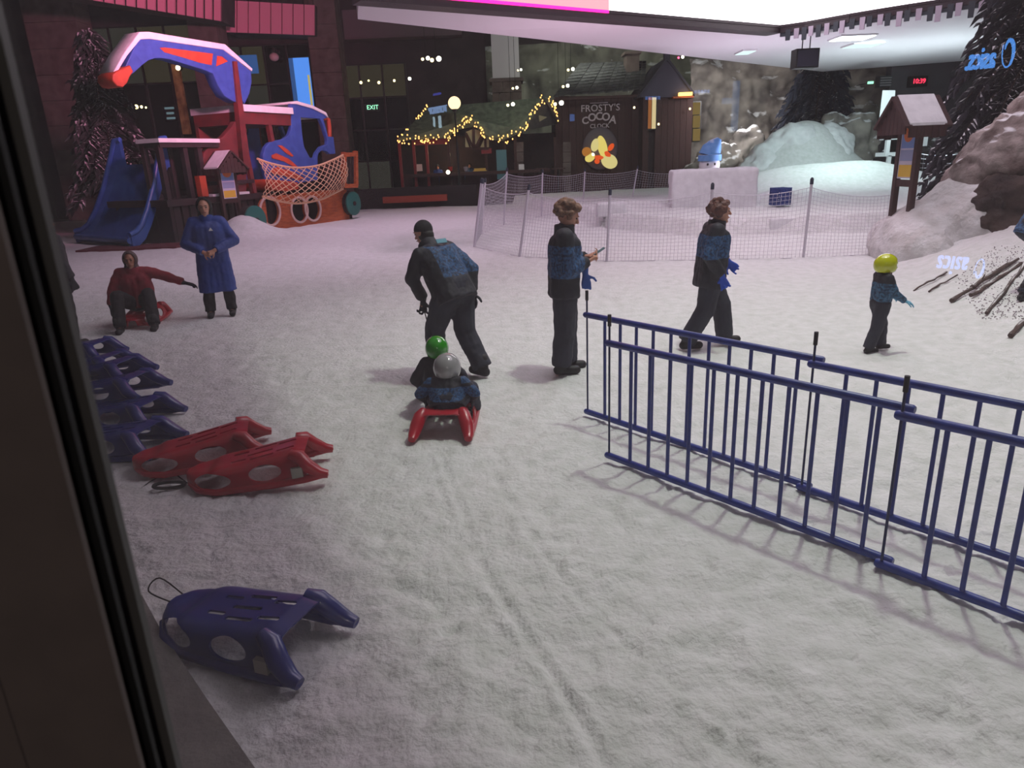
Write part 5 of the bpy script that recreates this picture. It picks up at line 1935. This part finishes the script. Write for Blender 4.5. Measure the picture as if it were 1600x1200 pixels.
def person(label, loc, rz, J=None, scale=1.0, jmats=(M_BLKJ,), jfn=None, trm=M_NAVY, skin=M_SKIN, face=(0, 1, 0), hands=None, gloves=None, top='hair', topm=M_HAIR, coat=None,
           hs=1.0, jr=1.0, tr=1.0, hem=0.10, collar=True, vox=0.0, group=None, toes=None, boots=M_BOOT, tm=1.0):
    j = {k: Vector(v) for k, v in STAND.items()}
    for k, v in (J or {}).items():
        j[k] = Vector(v)
    root = empty('person', loc, rz, scale)
    tag(root, label, 'person', group)
    vb = vox or 0.0095
    up = (j['hed'] - j['nck']).normalized()
    f = Vector(face).normalized()
    up = (up - f * up.dot(f)).normalized()
    rt = f.cross(up)
    HM = Matrix((rt, f, up)).transposed()
    hc = j['hed']

    def H(x, y, z):
        return hc + HM @ (Vector((x, y, z)) * hs)
    # ---- body: one continuous surface
    mb = MB()
    for o_ in (-.06, 0, .06):
        ov = Vector((o_, 0, 0))
        mb.capsule(j['pel'] + ov, .085, j['che'] + ov * 1.2, .095)
    mb.capsule(j['che'], .10, j['nck'], .055)
    mb.capsule(j['nck'] - Vector((0, 0, .03)), .055, hc - up * .02, .052)
    mb.capsule(j['sL'], .055, j['sR'], .055)
    for s_ in 'LR':
        mb.capsule(j['s' + s_], .048, j['e' + s_], .040).capsule(j['e' + s_], .040, j['w' + s_], .028)
        mb.capsule(j['pel'], .09, j['h' + s_], .085)
        mb.capsule(j['h' + s_], .08, j['k' + s_], .055).capsule(j['k' + s_], .055, j['a' + s_], .042)
    # head
    mb.ell(H(0, -.008, .018), (.074 * hs, .092 * hs, .098 * hs), HM)
    mb.ell(H(0, .020, -.045), (.055 * hs, .062 * hs, .066 * hs), HM)
    mb.capsule(H(0, .082, .018), .011 * hs, H(0, .103, -.018), .0155 * hs, 8)
    mb.capsule(H(-.03, .076, .032), .013 * hs, H(.03, .076, .032), .013 * hs, 8)
    mb.capsule(H(-.016, .078, -.052), .011 * hs, H(.016, .078, -.052), .011 * hs, 8)
    mb.ell(H(0, .062, -.092), (.024 * hs, .022 * hs, .018 * hs), HM)
    for s_ in (-1, 1):
        mb.ell(H(s_ * .077, -.01, -.005), (.012 * hs, .022 * hs, .032 * hs), HM)
    hd = dict(L=((0, .2, -1), (1, 0, 0)), R=((0, .2, -1), (-1, 0, 0)))
    hd.update(hands or {})
    gl = MB()
    for s_, sg in (('L', 1), ('R', -1)):
        hh = hd[s_]
        hand(mb, j['w' + s_], hh[0], hh[1], sg, hh[2] if len(hh) > 2 else 0.35, 0.72 if gloves else 1.0)
        if gloves:
            hand(gl, j['w' + s_], hh[0], hh[1], sg, hh[2] if len(hh) > 2 else 0.35, 1.38)
            gl.capsule(j['w' + s_] - Vector(hh[0]).normalized() * .04, .042, j['w' + s_], .036)
    toes = toes or {}
    for s_ in 'LR':
        t = Vector(toes.get(s_, (0, 1, 0))).normalized()
        mb.capsule(j['a' + s_], .04, j['a' + s_] + t * .12 - Vector((0, 0, .04)), .032)
    body = link('body', remeshed(mb, 'body', vb, 2), skin, root)
    # ---- face details
    for s_ in (-1, 1):
        MB().ell(H(s_ * .030, .077, .012), (.013 * hs, .008 * hs, .007 * hs), HM, 8, 6).build('eye', M_EYE, root, True)
        MB().capsule(H(s_ * .018, .090, .034), .0045 * hs, H(s_ * .044, .082, .036), .0035 * hs, 6).build('eyebrow', M_DHAIR if topm in (M_DHAIR,) else topm if top == 'hair' else M_DHAIR, root, True)
    MB().capsule(H(-.019, .088, -.052), .005 * hs, H(.019, .088, -.052), .005 * hs, 6).build('mouth', M_LIP, root, True)
    # ---- trousers
    mb = MB()
    for o_ in (-.05, 0, .05):
        mb.capsule(j['pel'] + Vector((o_, 0, .06)), .10 * tr, j['pel'] + Vector((o_, 0, -.03)), .11 * tr)
    for s_ in 'LR':
        mb.capsule(j['pel'] + (j['h' + s_] - j['pel']) * .5, .11 * tr, j['h' + s_], .105 * tr)
        mb.capsule(j['h' + s_], .105 * tr, j['k' + s_], .083 * tr).capsule(j['k' + s_], .083 * tr, j['a' + s_] + Vector((0, 0, .01)), .078 * tr, cap1=False)
    link('trousers', remeshed(mb, 'trousers', max(vb, .013), 2, .010, 9), trm, root)
    # ---- boots
    for s_ in 'LR':
        t = Vector(toes.get(s_, (0, 1, 0))).normalized()
        a = j['a' + s_]
        m_ = MB()
        m_.capsule(a + Vector((0, 0, .10 * tm)), .062, a + Vector((0, 0, -.01)), .058)
        m_.capsule(a - t * .035 - Vector((0, 0, .035)), .05, a + t * .15 - Vector((0, 0, .038)), .047)
        me = remeshed(m_, 'boot', max(vb, .012), 2)
        for v in me.vertices:
            v.co.z = max(v.co.z, a.z - .085)
        link('boot', me, boots, root)
    # ---- jacket
    mb = MB()
    sp = (j['che'] - j['pel'])
    dn = -sp.normalized()
    for o_ in (-.075, 0, .075):
        ov = Vector((o_, 0, 0))
        mb.capsule(j['pel'] + dn * hem + ov * 1.15, .115 * jr, j['che'] + ov * 1.05, .118 * jr, cap0=False)
    mb.capsule(j['che'], .12 * jr, j['nck'] - (j['nck'] - j['che']) * .1, .094)
    mb.capsule(j['sL'], .078 * min(jr, 1.12), j['sR'], .078 * min(jr, 1.12))
    for s_ in 'LR':
        ar = min(jr, 1.14)
        mb.capsule(j['s' + s_], .076 * ar, j['e' + s_], .066 * ar)
        w_ = j['w' + s_]
        mb.capsule(j['e' + s_], .066 * ar, w_ + (j['e' + s_] - w_).normalized() * .015, .052 * ar, cap1=False)
    if coat:
        z_, r0, r1 = coat
        for o_ in (-.10, -.03, .03, .10):
            mb.capsule(Vector((j['pel'].x + o_ * r0, j['pel'].y, z_)), .115 * r0, j['pel'] + Vector((o_, 0, .1)), .12, cap0=False)
    me = remeshed(mb, 'jacket', max(vb, .013), 3, .012, 8)
    colored(me, list(jmats), jfn or (lambda c: 0))
    jk = link('jacket', me, None, root)
    if collar:
        cmb = MB()
        n_ = 16
        ax = (j['nck'] - j['che']).normalized()
        c0 = j['nck'] - ax * .02
        u = ax.orthogonal().normalized()
        v2 = ax.cross(u)
        ring = lambda r_, h_: [c0 + ax * h_ + (u * math.cos(2 * math.pi * i / n_) + v2 * math.sin(2 * math.pi * i / n_)) * r_ for i in range(n_)]
        rows = [ring(.104, -.045), ring(.100, .0), ring(.098, .062), ring(.090, .068), ring(.086, -.03)]
        for a_, b_ in zip(rows[:-1], rows[1:]):
            cmb.add(a_ + b_, [(i, (i + 1) % n_, (i + 1) % n_ + n_, i + n_) for i in range(n_)])
        cmb.build('collar', jmats[0], root, True)
    if gloves:
        link('gloves', remeshed(gl, 'gloves', max(vb, .010), 2), gloves, root)
    # ---- head wear
    rg_ = random.Random(len(label))
    if top == 'hair':
        m_ = MB()
        m_.ell(H(0, -.022, .035), (.084 * hs, .092 * hs, .094 * hs), HM)
        for i in range(90):
            v = Vector((rg_.gauss(0, 1), rg_.gauss(0, 1), rg_.gauss(0, 1))).normalized()
            if (v.y > .30 and v.z < .42) or v.z < -.55:
                continue
            r0 = rg_.uniform(.018, .034) * hs
            m_.ell(H(v.x * .082, -.018 + v.y * .098, .032 + v.z * .100), (r0, r0 * 1.2, r0))
        link('hair', remeshed(m_, 'hair', .009, 1, .004, 40), topm, root)
    elif top == 'beanie':
        m_ = MB()
        m_.ell(H(0, -.014, .030), (.090 * hs, .104 * hs, .104 * hs), HM)
        me = remeshed(m_, 'knit_cap', .01, 1)
        bm = bmesh.new()
        bm.from_mesh(me)
        bmesh.ops.bisect_plane(bm, geom=bm.verts[:] + bm.edges[:] + bm.faces[:], plane_co=H(0, 0, .012), plane_no=-(HM @ Vector((0, -.35, 1))), clear_outer=True)
        bm.to_mesh(me)
        bm.free()
        link('knit_cap', me, topm, root)
        m_ = MB()
        m_.ell(H(0, -.03, -.03), (.080 * hs, .082 * hs, .075 * hs), HM)
        link('hair', m_.mesh('hair', True), M_DHAIR, root)
    elif top == 'hood':
        m_ = MB()
        m_.ell(H(0, -.030, .020), (.104 * hs, .108 * hs, .128 * hs), HM, 24, 16)
        m_.ell(H(0, -.035, -.09), (.10 * hs, .095 * hs, .07 * hs), HM, 20, 12)
        me = remeshed(m_, 'hood', .011, 3)
        bm = bmesh.new()
        bm.from_mesh(me)
        bmesh.ops.bisect_plane(bm, geom=bm.verts[:] + bm.edges[:] + bm.faces[:], plane_co=H(0, .040, 0), plane_no=f, clear_outer=True)
        bm.to_mesh(me)
        bm.free()
        link('hood', me, topm, root)
    elif top == 'helmet':
        m_ = MB()
        m_.ell((0, 0, 0), (.118 * hs, .138 * hs, .128 * hs), None, 32, 22)
        me = m_.mesh('helmet', 'all')
        bm = bmesh.new()
        bm.from_mesh(me)
        kill = [fc for fc in bm.faces if (fc.calc_center_median().y > .085 * hs and fc.calc_center_median().z < .045 * hs) or fc.calc_center_median().z < -.088 * hs]
        bmesh.ops.delete(bm, geom=kill, context='FACES')
        bm.to_mesh(me)
        bm.free()
        me.transform(Matrix.Translation(H(0, -.008, .030)) @ HM.to_4x4())
        he = link('helmet', me, topm, root)
        so_ = he.modifiers.new('s', 'SOLIDIFY')
        so_.thickness = .012
        MB().tube([H(-.082, .02, -.03), H(-.06, .045, -.10), H(0, .05, -.125), H(.06, .045, -.10), H(.082, .02, -.03)], .006 * hs, 6).build('chin_strap', M_BLK, root, True)
    return root


def two_tone(zlo, zhi):
    """pattern band between zlo and zhi, black elsewhere"""
    return lambda c: 1 if zlo < c.z + 0.02 * math.sin(c.x * 20) < zhi else 0


# woman with phone
p = W(884, 581)
person('woman in patterned blue and black jacket reading a phone', (p.x, p.y, 0.0), R(-90),
       dict(hed=(0, .045, 1.565), eL=(-.20, .02, 1.10), eR=(.23, .02, 1.08), wL=(-.05, .235, 1.16), wR=(.07, .225, 1.13), aL=(-.09, .03, .085), aR=(.09, -.05, .085), kL=(-.09, .03, .49), kR=(.09, -.01, .49)),
       1.0, (M_BLKJ, M_CAMO), lambda c: 1 if (0.99 < c.z < 1.30 and not (c.y > .19)) else 0, face=(0, .88, -.42), topm=M_HAIR, hs=1.10,
       hands=dict(L=((.25, .75, .30), (.3, -.2, .9), .55), R=((-.25, .75, .30), (-.3, -.2, .9), .55)), jr=1.34, hem=.14, tr=1.30, tm=1.1)
q = Matrix.Rotation(R(-90), 3, 'Z') @ Vector((0.0, .345, 1.215))
ph = empty('phone', (p.x + q.x, p.y + q.y, q.z))
ph.rotation_euler = (0, R(-32), 0)
tag(ph, 'pale mobile phone held up in the hand of the woman', 'phone')
MB().box((-.065, -.033, -.005), (.065, .033, .005)).build('phone_case', mat('phone_grey', S(120, 140, 146), .4), ph)
MB().box((-.058, -.029, .005), (.058, .029, .0062)).build('phone_screen', mat('phone_glass', S(60, 80, 86), .15, emit=S(120, 160, 170), estr=.3), ph)
gv = MB()
q = Matrix.Rotation(R(-90), 3, 'Z') @ Vector((.05, .15, 1.02))
hand(gv, (0, 0, 0), (.1, 0, -1), (0, 1, 0), 1, .15, 1.25)
gv.capsule((0, 0, .05), .035, (0, 0, 0), .032)
o = link('glove', remeshed(gv, 'glove', .009, 2), mat('glove_blue', S(44, 82, 160), .8), loc=(p.x + q.x + .05, p.y + q.y - .02, q.z))
tag(o, 'blue glove tucked under the forearm of the woman', 'glove')

# walker
p = W(1104, 543)
person('walking person with auburn hair in blue jacket and dark trousers', (p.x, p.y, 0.0), R(-88),
       dict(pel=(0, .0, .90), che=(0, .03, 1.25), nck=(0, .05, 1.42), hed=(0, .085, 1.55), sL=(-.175, .03, 1.37), sR=(.175, .0, 1.37), eL=(-.22, .12, 1.12), wL=(-.18, .26, .98), eR=(.25, -.10, 1.10), wR=(.23, .06, .88),
            hL=(-.09, 0, .87), hR=(.09, 0, .87), kL=(-.09, .18, .50), aL=(-.09, .24, .10), kR=(.09, -.06, .48), aR=(.09, -.27, .10)),
       .955, (M_BLKJ, M_CAMO), lambda c: 1 if 1.07 < c.z < 1.32 else 0, topm=M_HAIR2, hs=1.10, gloves=mat('glove_royal', S(40, 80, 190), .8), jr=1.34, hem=.18, tr=1.32,
       hands=dict(R=((0, .35, -.95), (-1, 0, 0), .5), L=((.1, .7, -.7), (1, 0, 0), .5)), tm=1.0)

# helmeted child
p = W(1366, 549)
person('small child in yellow green helmet and dark snow trousers walking', (p.x, p.y, 0.0), R(-88),
       dict(hed=(0, .03, 1.56), eL=(-.24, .08, 1.14), wL=(-.18, .28, 1.00), eR=(.25, .10, 1.12), wR=(.20, .33, .97), kL=(-.12, .14, .48), aL=(-.12, .17, .09), kR=(.12, -.08, .46), aR=(.12, -.19, .09), nck=(0, .0, 1.42)),
       .575, (M_BLKJ, M_TEAL), lambda c: 1 if c.z < 1.30 else 0, topm=mat('helmet_lime', S(196, 200, 20), .15, coat=.6), top='helmet', hs=1.52, jr=1.22, tr=1.32, hem=-.02,
       gloves=mat('glove_sky', S(110, 175, 205), .8), hands=dict(R=((0, .85, -.35), (-.3, 0, -.9), .1), L=((0, .8, -.4), (.3, 0, -.9), .2)), vox=.014)

# man pulling the sled
p = W(706, 592)
man_loc = Vector((p.x + .07, p.y + .05, 0))
man_rz = R(46)
man = person('man in black knit cap and blue patterned jacket bending to pull', man_loc, man_rz,
             dict(pel=(0, 0, .90), che=(0, .20, 1.20), nck=(0, .33, 1.33), hed=(0, .40, 1.45), sL=(-.18, .26, 1.26), sR=(.18, .24, 1.28), eL=(-.22, .36, 1.02), wL=(-.10, .36, .80), eR=(.31, .05, 1.08), wR=(.24, -.02, .86),
                  hL=(-.10, 0, .87), hR=(.10, 0, .87), kL=(-.11, .20, .50), aL=(-.11, .17, .09), kR=(.11, -.02, .46), aR=(.12, -.24, .11)),
             .99, (M_BLKJ, M_CAMO), lambda c: 1 if (c.z > 1.06 and c.y < .24 and c.z < 1.34 and c.x > -.15) else 0, top='beanie', topm=mat('cap_black', S(24, 22, 28), .9), gloves=M_BLKJ, jr=1.32, tr=1.32, hem=.12, face=(-.25, .9, -.35),
             hands=dict(L=((0, .1, -1), (1, 0, 0), .9), R=((0, -.1, -1), (-1, 0, 0), .4)), tm=1.0)
ptch = MB().box((-.06, -.022, -.004), (.06, .022, .004)).build('back_patch', mat('patch_cyan', S(110, 170, 190), .7), man, loc=(.02, .150, 1.385), rot=(R(-33 + 90 - 90), 0, R(-8)))
ptch.rotation_euler = (R(57), 0, R(-6))
# riders on a red sled
sp_ = W(700, 672)
sx, sy = sp_.x, sp_.y + .20
sled((sx, sy, 0.012), R(-4), m_sr, 'red sled carrying two helmeted children', G1, sc=1.05)
SEAT = dict(pel=(0, 0, .13), che=(0, .14, .31), nck=(0, .21, .42), hed=(0, .27, .51), sL=(-.22, .12, .39), sR=(.22, .12, .39), eL=(-.38, .10, .24), eR=(.38, .10, .24), wL=(-.32, .22, .12), wR=(.32, .22, .12),
            hL=(-.10, .05, .12), hR=(.10, .05, .12), kL=(-.30, .36, .22), kR=(.30, .36, .22), aL=(-.30, .66, -.17), aR=(.30, .66, -.17))
person('child in grey helmet sitting at the rear of the sled', (sx + .01, sy - .22, .16), R(-2), SEAT, .60, (M_BLKJ, M_CAMO), lambda c: 1 if .20 < c.z < .36 or (c.z > .40 and abs(c.x) > .2) else 0, top='helmet',
       topm=mat('helmet_grey', S(158, 158, 160), .15, coat=.6), hs=1.62, jr=1.42, tr=1.35, hem=.05, gloves=M_BLKJ, vox=.014, face=(0, 1, -.1))
s2 = dict(SEAT, che=(0, .0, .46), nck=(0, .02, .62), hed=(0, .04, .70), sL=(-.175, 0, .55), sR=(.175, 0, .55))
person('child in green helmet sitting in front on the sled', (sx - .09, sy + .24, .15), R(2), s2, .58, (M_BLKJ,), None, top='helmet', topm=mat('helmet_green', S(40, 150, 20), .15, coat=.6), hs=1.48, jr=1.30, tr=1.3, hem=.05, gloves=M_BLKJ,
       vox=.016, face=(0, 1, 0))
# tow rope from the man's hand to the sled nose
hw_ = man_loc + Matrix.Rotation(man_rz, 3, 'Z') @ (Vector((-.10, .37, .72)) * .99)
o = MB().tube(smoothpath([hw_, hw_.lerp(Vector((sx - .04, sy + .54, .12)), .5) - Vector((0, 0, .04)), Vector((sx - .02, sy + .52, .11))], 6), .006, 6).build('tow_rope', M_ROPE, smooth=True)
tag(o, 'thin dark tow rope between the bending man and the sled', 'rope')

# person in the blue coat
p = W(348, 494)
coat_p = person('smiling person in long royal blue coat and dark boots', (p.x, p.y, 0.0), R(198),
       dict(hed=(0, .03, 1.58), eL=(-.33, .02, 1.10), eR=(.33, .02, 1.10), wL=(-.06, .24, 1.0), wR=(.09, .23, .98), aL=(-.15, -.03, .085), aR=(.15, .02, .085), kL=(-.13, 0, .5), kR=(.13, 0, .5)),
       1.02, (M_COAT,), None, skin=M_SKIN, hs=1.08, top='hood', topm=mat('black_scarf', S(14, 12, 15), .9), trm=mat('black_trousers', S(28, 26, 30), .8), jr=1.28, coat=(.38, 1.25, 1.0), hands=dict(L=((.8, .3, -.4), (.2, -.8, -.5), .6), R=((-.8, .3, -.4), (-.2, -.8, -.5), .6)), tm=1.9)
em_ = MB().add([(-.03, 0, 0), (.03, 0, 0), (.0, 0, .045), (-.03, .006, 0), (.03, .006, 0), (.0, .006, .045)], [(0, 1, 2), (5, 4, 3), (0, 3, 4, 1), (1, 4, 5, 2), (2, 5, 3, 0)])
em_.build('chest_emblem', M_WHITE, coat_p, loc=(-.05, .185, 1.27))

# seated person in red on a red sled
p = W(212, 512)
sled((p.x - .03, p.y + .30, 0.012), R(190), m_sr, 'red sled under the seated person in red', G1, sc=1.15)
person('hooded person in red jacket sitting with one arm out', (p.x - .05, p.y + .34, .20), R(198),
       dict(pel=(0, 0, .12), che=(0, .02, .44), nck=(0, .05, .60), hed=(0, .08, .73), sL=(-.18, .02, .55), sR=(.18, .02, .55), eL=(-.42, .05, .47), wL=(-.66, .12, .36), eR=(.30, .06, .34), wR=(.36, .10, .10),
            hL=(-.10, .05, .12), hR=(.10, .05, .12), kL=(-.20, .40, .28), kR=(.20, .40, .28), aL=(-.24, .62, -.13), aR=(.20, .62, -.13)),
       1.0, (M_REDJ,), None, skin=M_SKIN2, top='hood', topm=mat('hood_brown', S(84, 66, 66), .8), trm=mat('black_trousers', S(28, 26, 30), .8), jr=1.28, hem=.06, tr=1.1, gloves=M_BLKJ, hands=dict(L=((-.9, .2, -.3), (0, 0, -1), .2)))
# dark figure beside the window frame
p = W(112, 542)
person('dark clothed person standing half hidden at the window frame', (p.x, p.y, 0.0), R(-30), None, 1.0, (mat('charcoal_jacket', S(44, 42, 50), .8),), None, skin=M_SKIN2, top='beanie', topm=mat('cap_grey', S(120, 114, 120), .9), gloves=M_BLKJ, jr=1.2, trm=mat('black_trousers', S(28, 26, 30), .8))
# climber at the right edge
q = slope_pt(1589, 470)
person('person in dark trousers climbing the slope at right edge', (q.x + .12, q.y + .1, q.z - .02), R(-75),
       dict(pel=(0, .02, .86), che=(0, .20, 1.16), nck=(0, .32, 1.28), hed=(0, .40, 1.40), sL=(-.18, .24, 1.24), sR=(.18, .24, 1.24), eL=(-.22, .40, 1.04), eR=(.22, .42, 1.0), wL=(-.18, .62, 1.06), wR=(.18, .64, 1.0),
            hL=(-.10, .02, .83), hR=(.10, .02, .83), kL=(-.11, .30, .66), aL=(-.11, .34, .32), kR=(.11, .10, .46), aR=(.11, -.10, .10)),
       1.0, (M_BLKJ, M_CAMO), lambda c: 1 if c.z < 1.16 else 0, top='beanie', topm=M_BLKJ, gloves=M_BLKJ, jr=1.12, tr=1.12)
# two vendors inside the garland hut
for px, lab, m in ((684, 'vendor in a blue jacket behind the left hut counter', M_COAT), (734, 'vendor in dark blue behind the middle hut counter', M_CAMO)):
    p = D(px, 262, 39.3)
    person(lab, (p.x, 39.3, .3), R(180), None, 1.0, (m,), None, top='hair', topm=M_DHAIR, vox=.025, group='vendors in the garland hut')

# ================================================================== SHOP SIGNS BEHIND THE CAMERA (mirrored by the pane)
def behind(px, py, dist):
    v = D(px, py, dist)
    return Vector((v.x, 2 * GY - v.y, v.z))


def swirl(k):
    pts = [Vector((math.cos(t) * (0.30 + 0.18 * t / 6.5), 0, math.sin(t) * (0.36 + 0.2 * t / 6.5))) for t in [0.3 + i * 0.36 for i in range(19)]]
    rs = [0.02 + 0.055 * math.sin(math.pi * min(1, i / 12)) + 0.01 for i in range(19)]
    return MB().tube([p * k for p in pts], [r0 * k for r0 in rs], 8)


E_SIGN = emat('neon_blue', (0.10, 0.36, 1.0, 1), 9.5)
b_ = behind(1538, 92, 13.0)
r_ = empty('shop_sign', b_)
r_.rotation_euler = (0, R(4), R(180 - 22))
r_.scale = (1, 1, 1.4)
tag(r_, 'bright blue lit shop sign reflected over the right pine', 'sign')
link('lettering', text_mesh('asics.', 0.36, 0.03, 1.0, 0.004), E_SIGN, r_, (0.09, 0, 0.0))
swirl(0.34).build('swirl_emblem', E_SIGN, r_, True, (-0.60, 0, 0.05))
b_ = behind(1494, 414, 7.2)
r_ = empty('shop_sign', b_)  # added sign, flipped to stand in for the reflection of a reflection
r_.rotation_euler = (0, R(-8), R(180 - 22))
r_.scale = (1, 1, -1.3)
tag(r_, 'added upturned blue sign imitating a second reflection over the slope', 'sign')
E_SIGN2 = emat('neon_blue_dim', (0.18, 0.40, 1.0, 1), 7.0)
link('lettering', text_mesh('asics', 0.22, 0.02, 1.15, 0.0), E_SIGN2, r_, (0.06, 0, 0))
swirl(0.16).build('swirl_emblem', E_SIGN2, r_, True, (-0.38, 0, 0.02))
b_ = behind(684, 172, 16.0)
r_ = empty('shop_sign', b_, R(180 + 58))
tag(r_, 'white blue lit shop name reflected above the garland hut', 'sign')
E_SIGN3 = emat('neon_pale', (0.35, 0.55, 1.0, 1), 5.0)
link('lettering', text_mesh('TOPSHOP', 0.19, 0.03, 1.0, 0.003), E_SIGN3, r_)
for dx, dz, w2, h2 in ((-0.06, -0.24, .02, .12), (-0.01, -0.24, .02, .12), (0.24, -0.22, .025, .10)):
    MB().box((dx - w2, 0, dz - h2), (dx + w2, .03, dz + h2)).build('window_tube', emat('tube_white', (.6, .85, 1, 1), 5), r_)
MB().box((-.15, 0, .30), (.18, .03, .34)).build('sign_bar', emat('bar_blue', (.12, .15, 1, 1), 3), r_)
for px, py, w2, h2, lab in ((1020, 153, .16, .035, 'small blue lit shop sign reflected on the cocoa hut window'), (894, 184, .05, .07, 'tiny blue lit sign reflected left of the cocoa lettering'), (1097, 143, .16, .03, 'purple blue light bar reflected beside the gable eave')):
    b_ = behind(px, py, 16.0)
    r_ = empty('shop_sign', b_, R(180))
    tag(r_, lab, 'sign')
    for i in range(5):
        MB().box((-w2 + i * w2 * .42, 0, -h2), (-w2 + i * w2 * .42 + w2 * .3, .03, h2)).build('lit_tile', emat('tile_blue', (.15, .35, 1, 1), 3), r_)
b_ = behind(1140, 170, 16.0)
r_ = empty('light_box', b_, R(180))
tag(r_, 'pale blue angled light box reflected over the rock cliff', 'light box')
E_LB = emat('lightbox_blue', (.12, .40, .95, 1), 1.2)
MB().box((-.20, 0, -.45), (-.06, .05, .55)).build('upright_box', E_LB, r_)
MB().box((-.06, 0, .10), (.16, .05, .22)).build('side_box', E_LB, r_)
# interior wall behind the signs
o = MB().box((-20, -24, .5), (20, -23.6, 6)).build('wall_gallery', mat('gallery_wall', S(24, 22, 22), .9))
tag(o, kind='structure')

bpy.data.scenes.remove(TMPS)
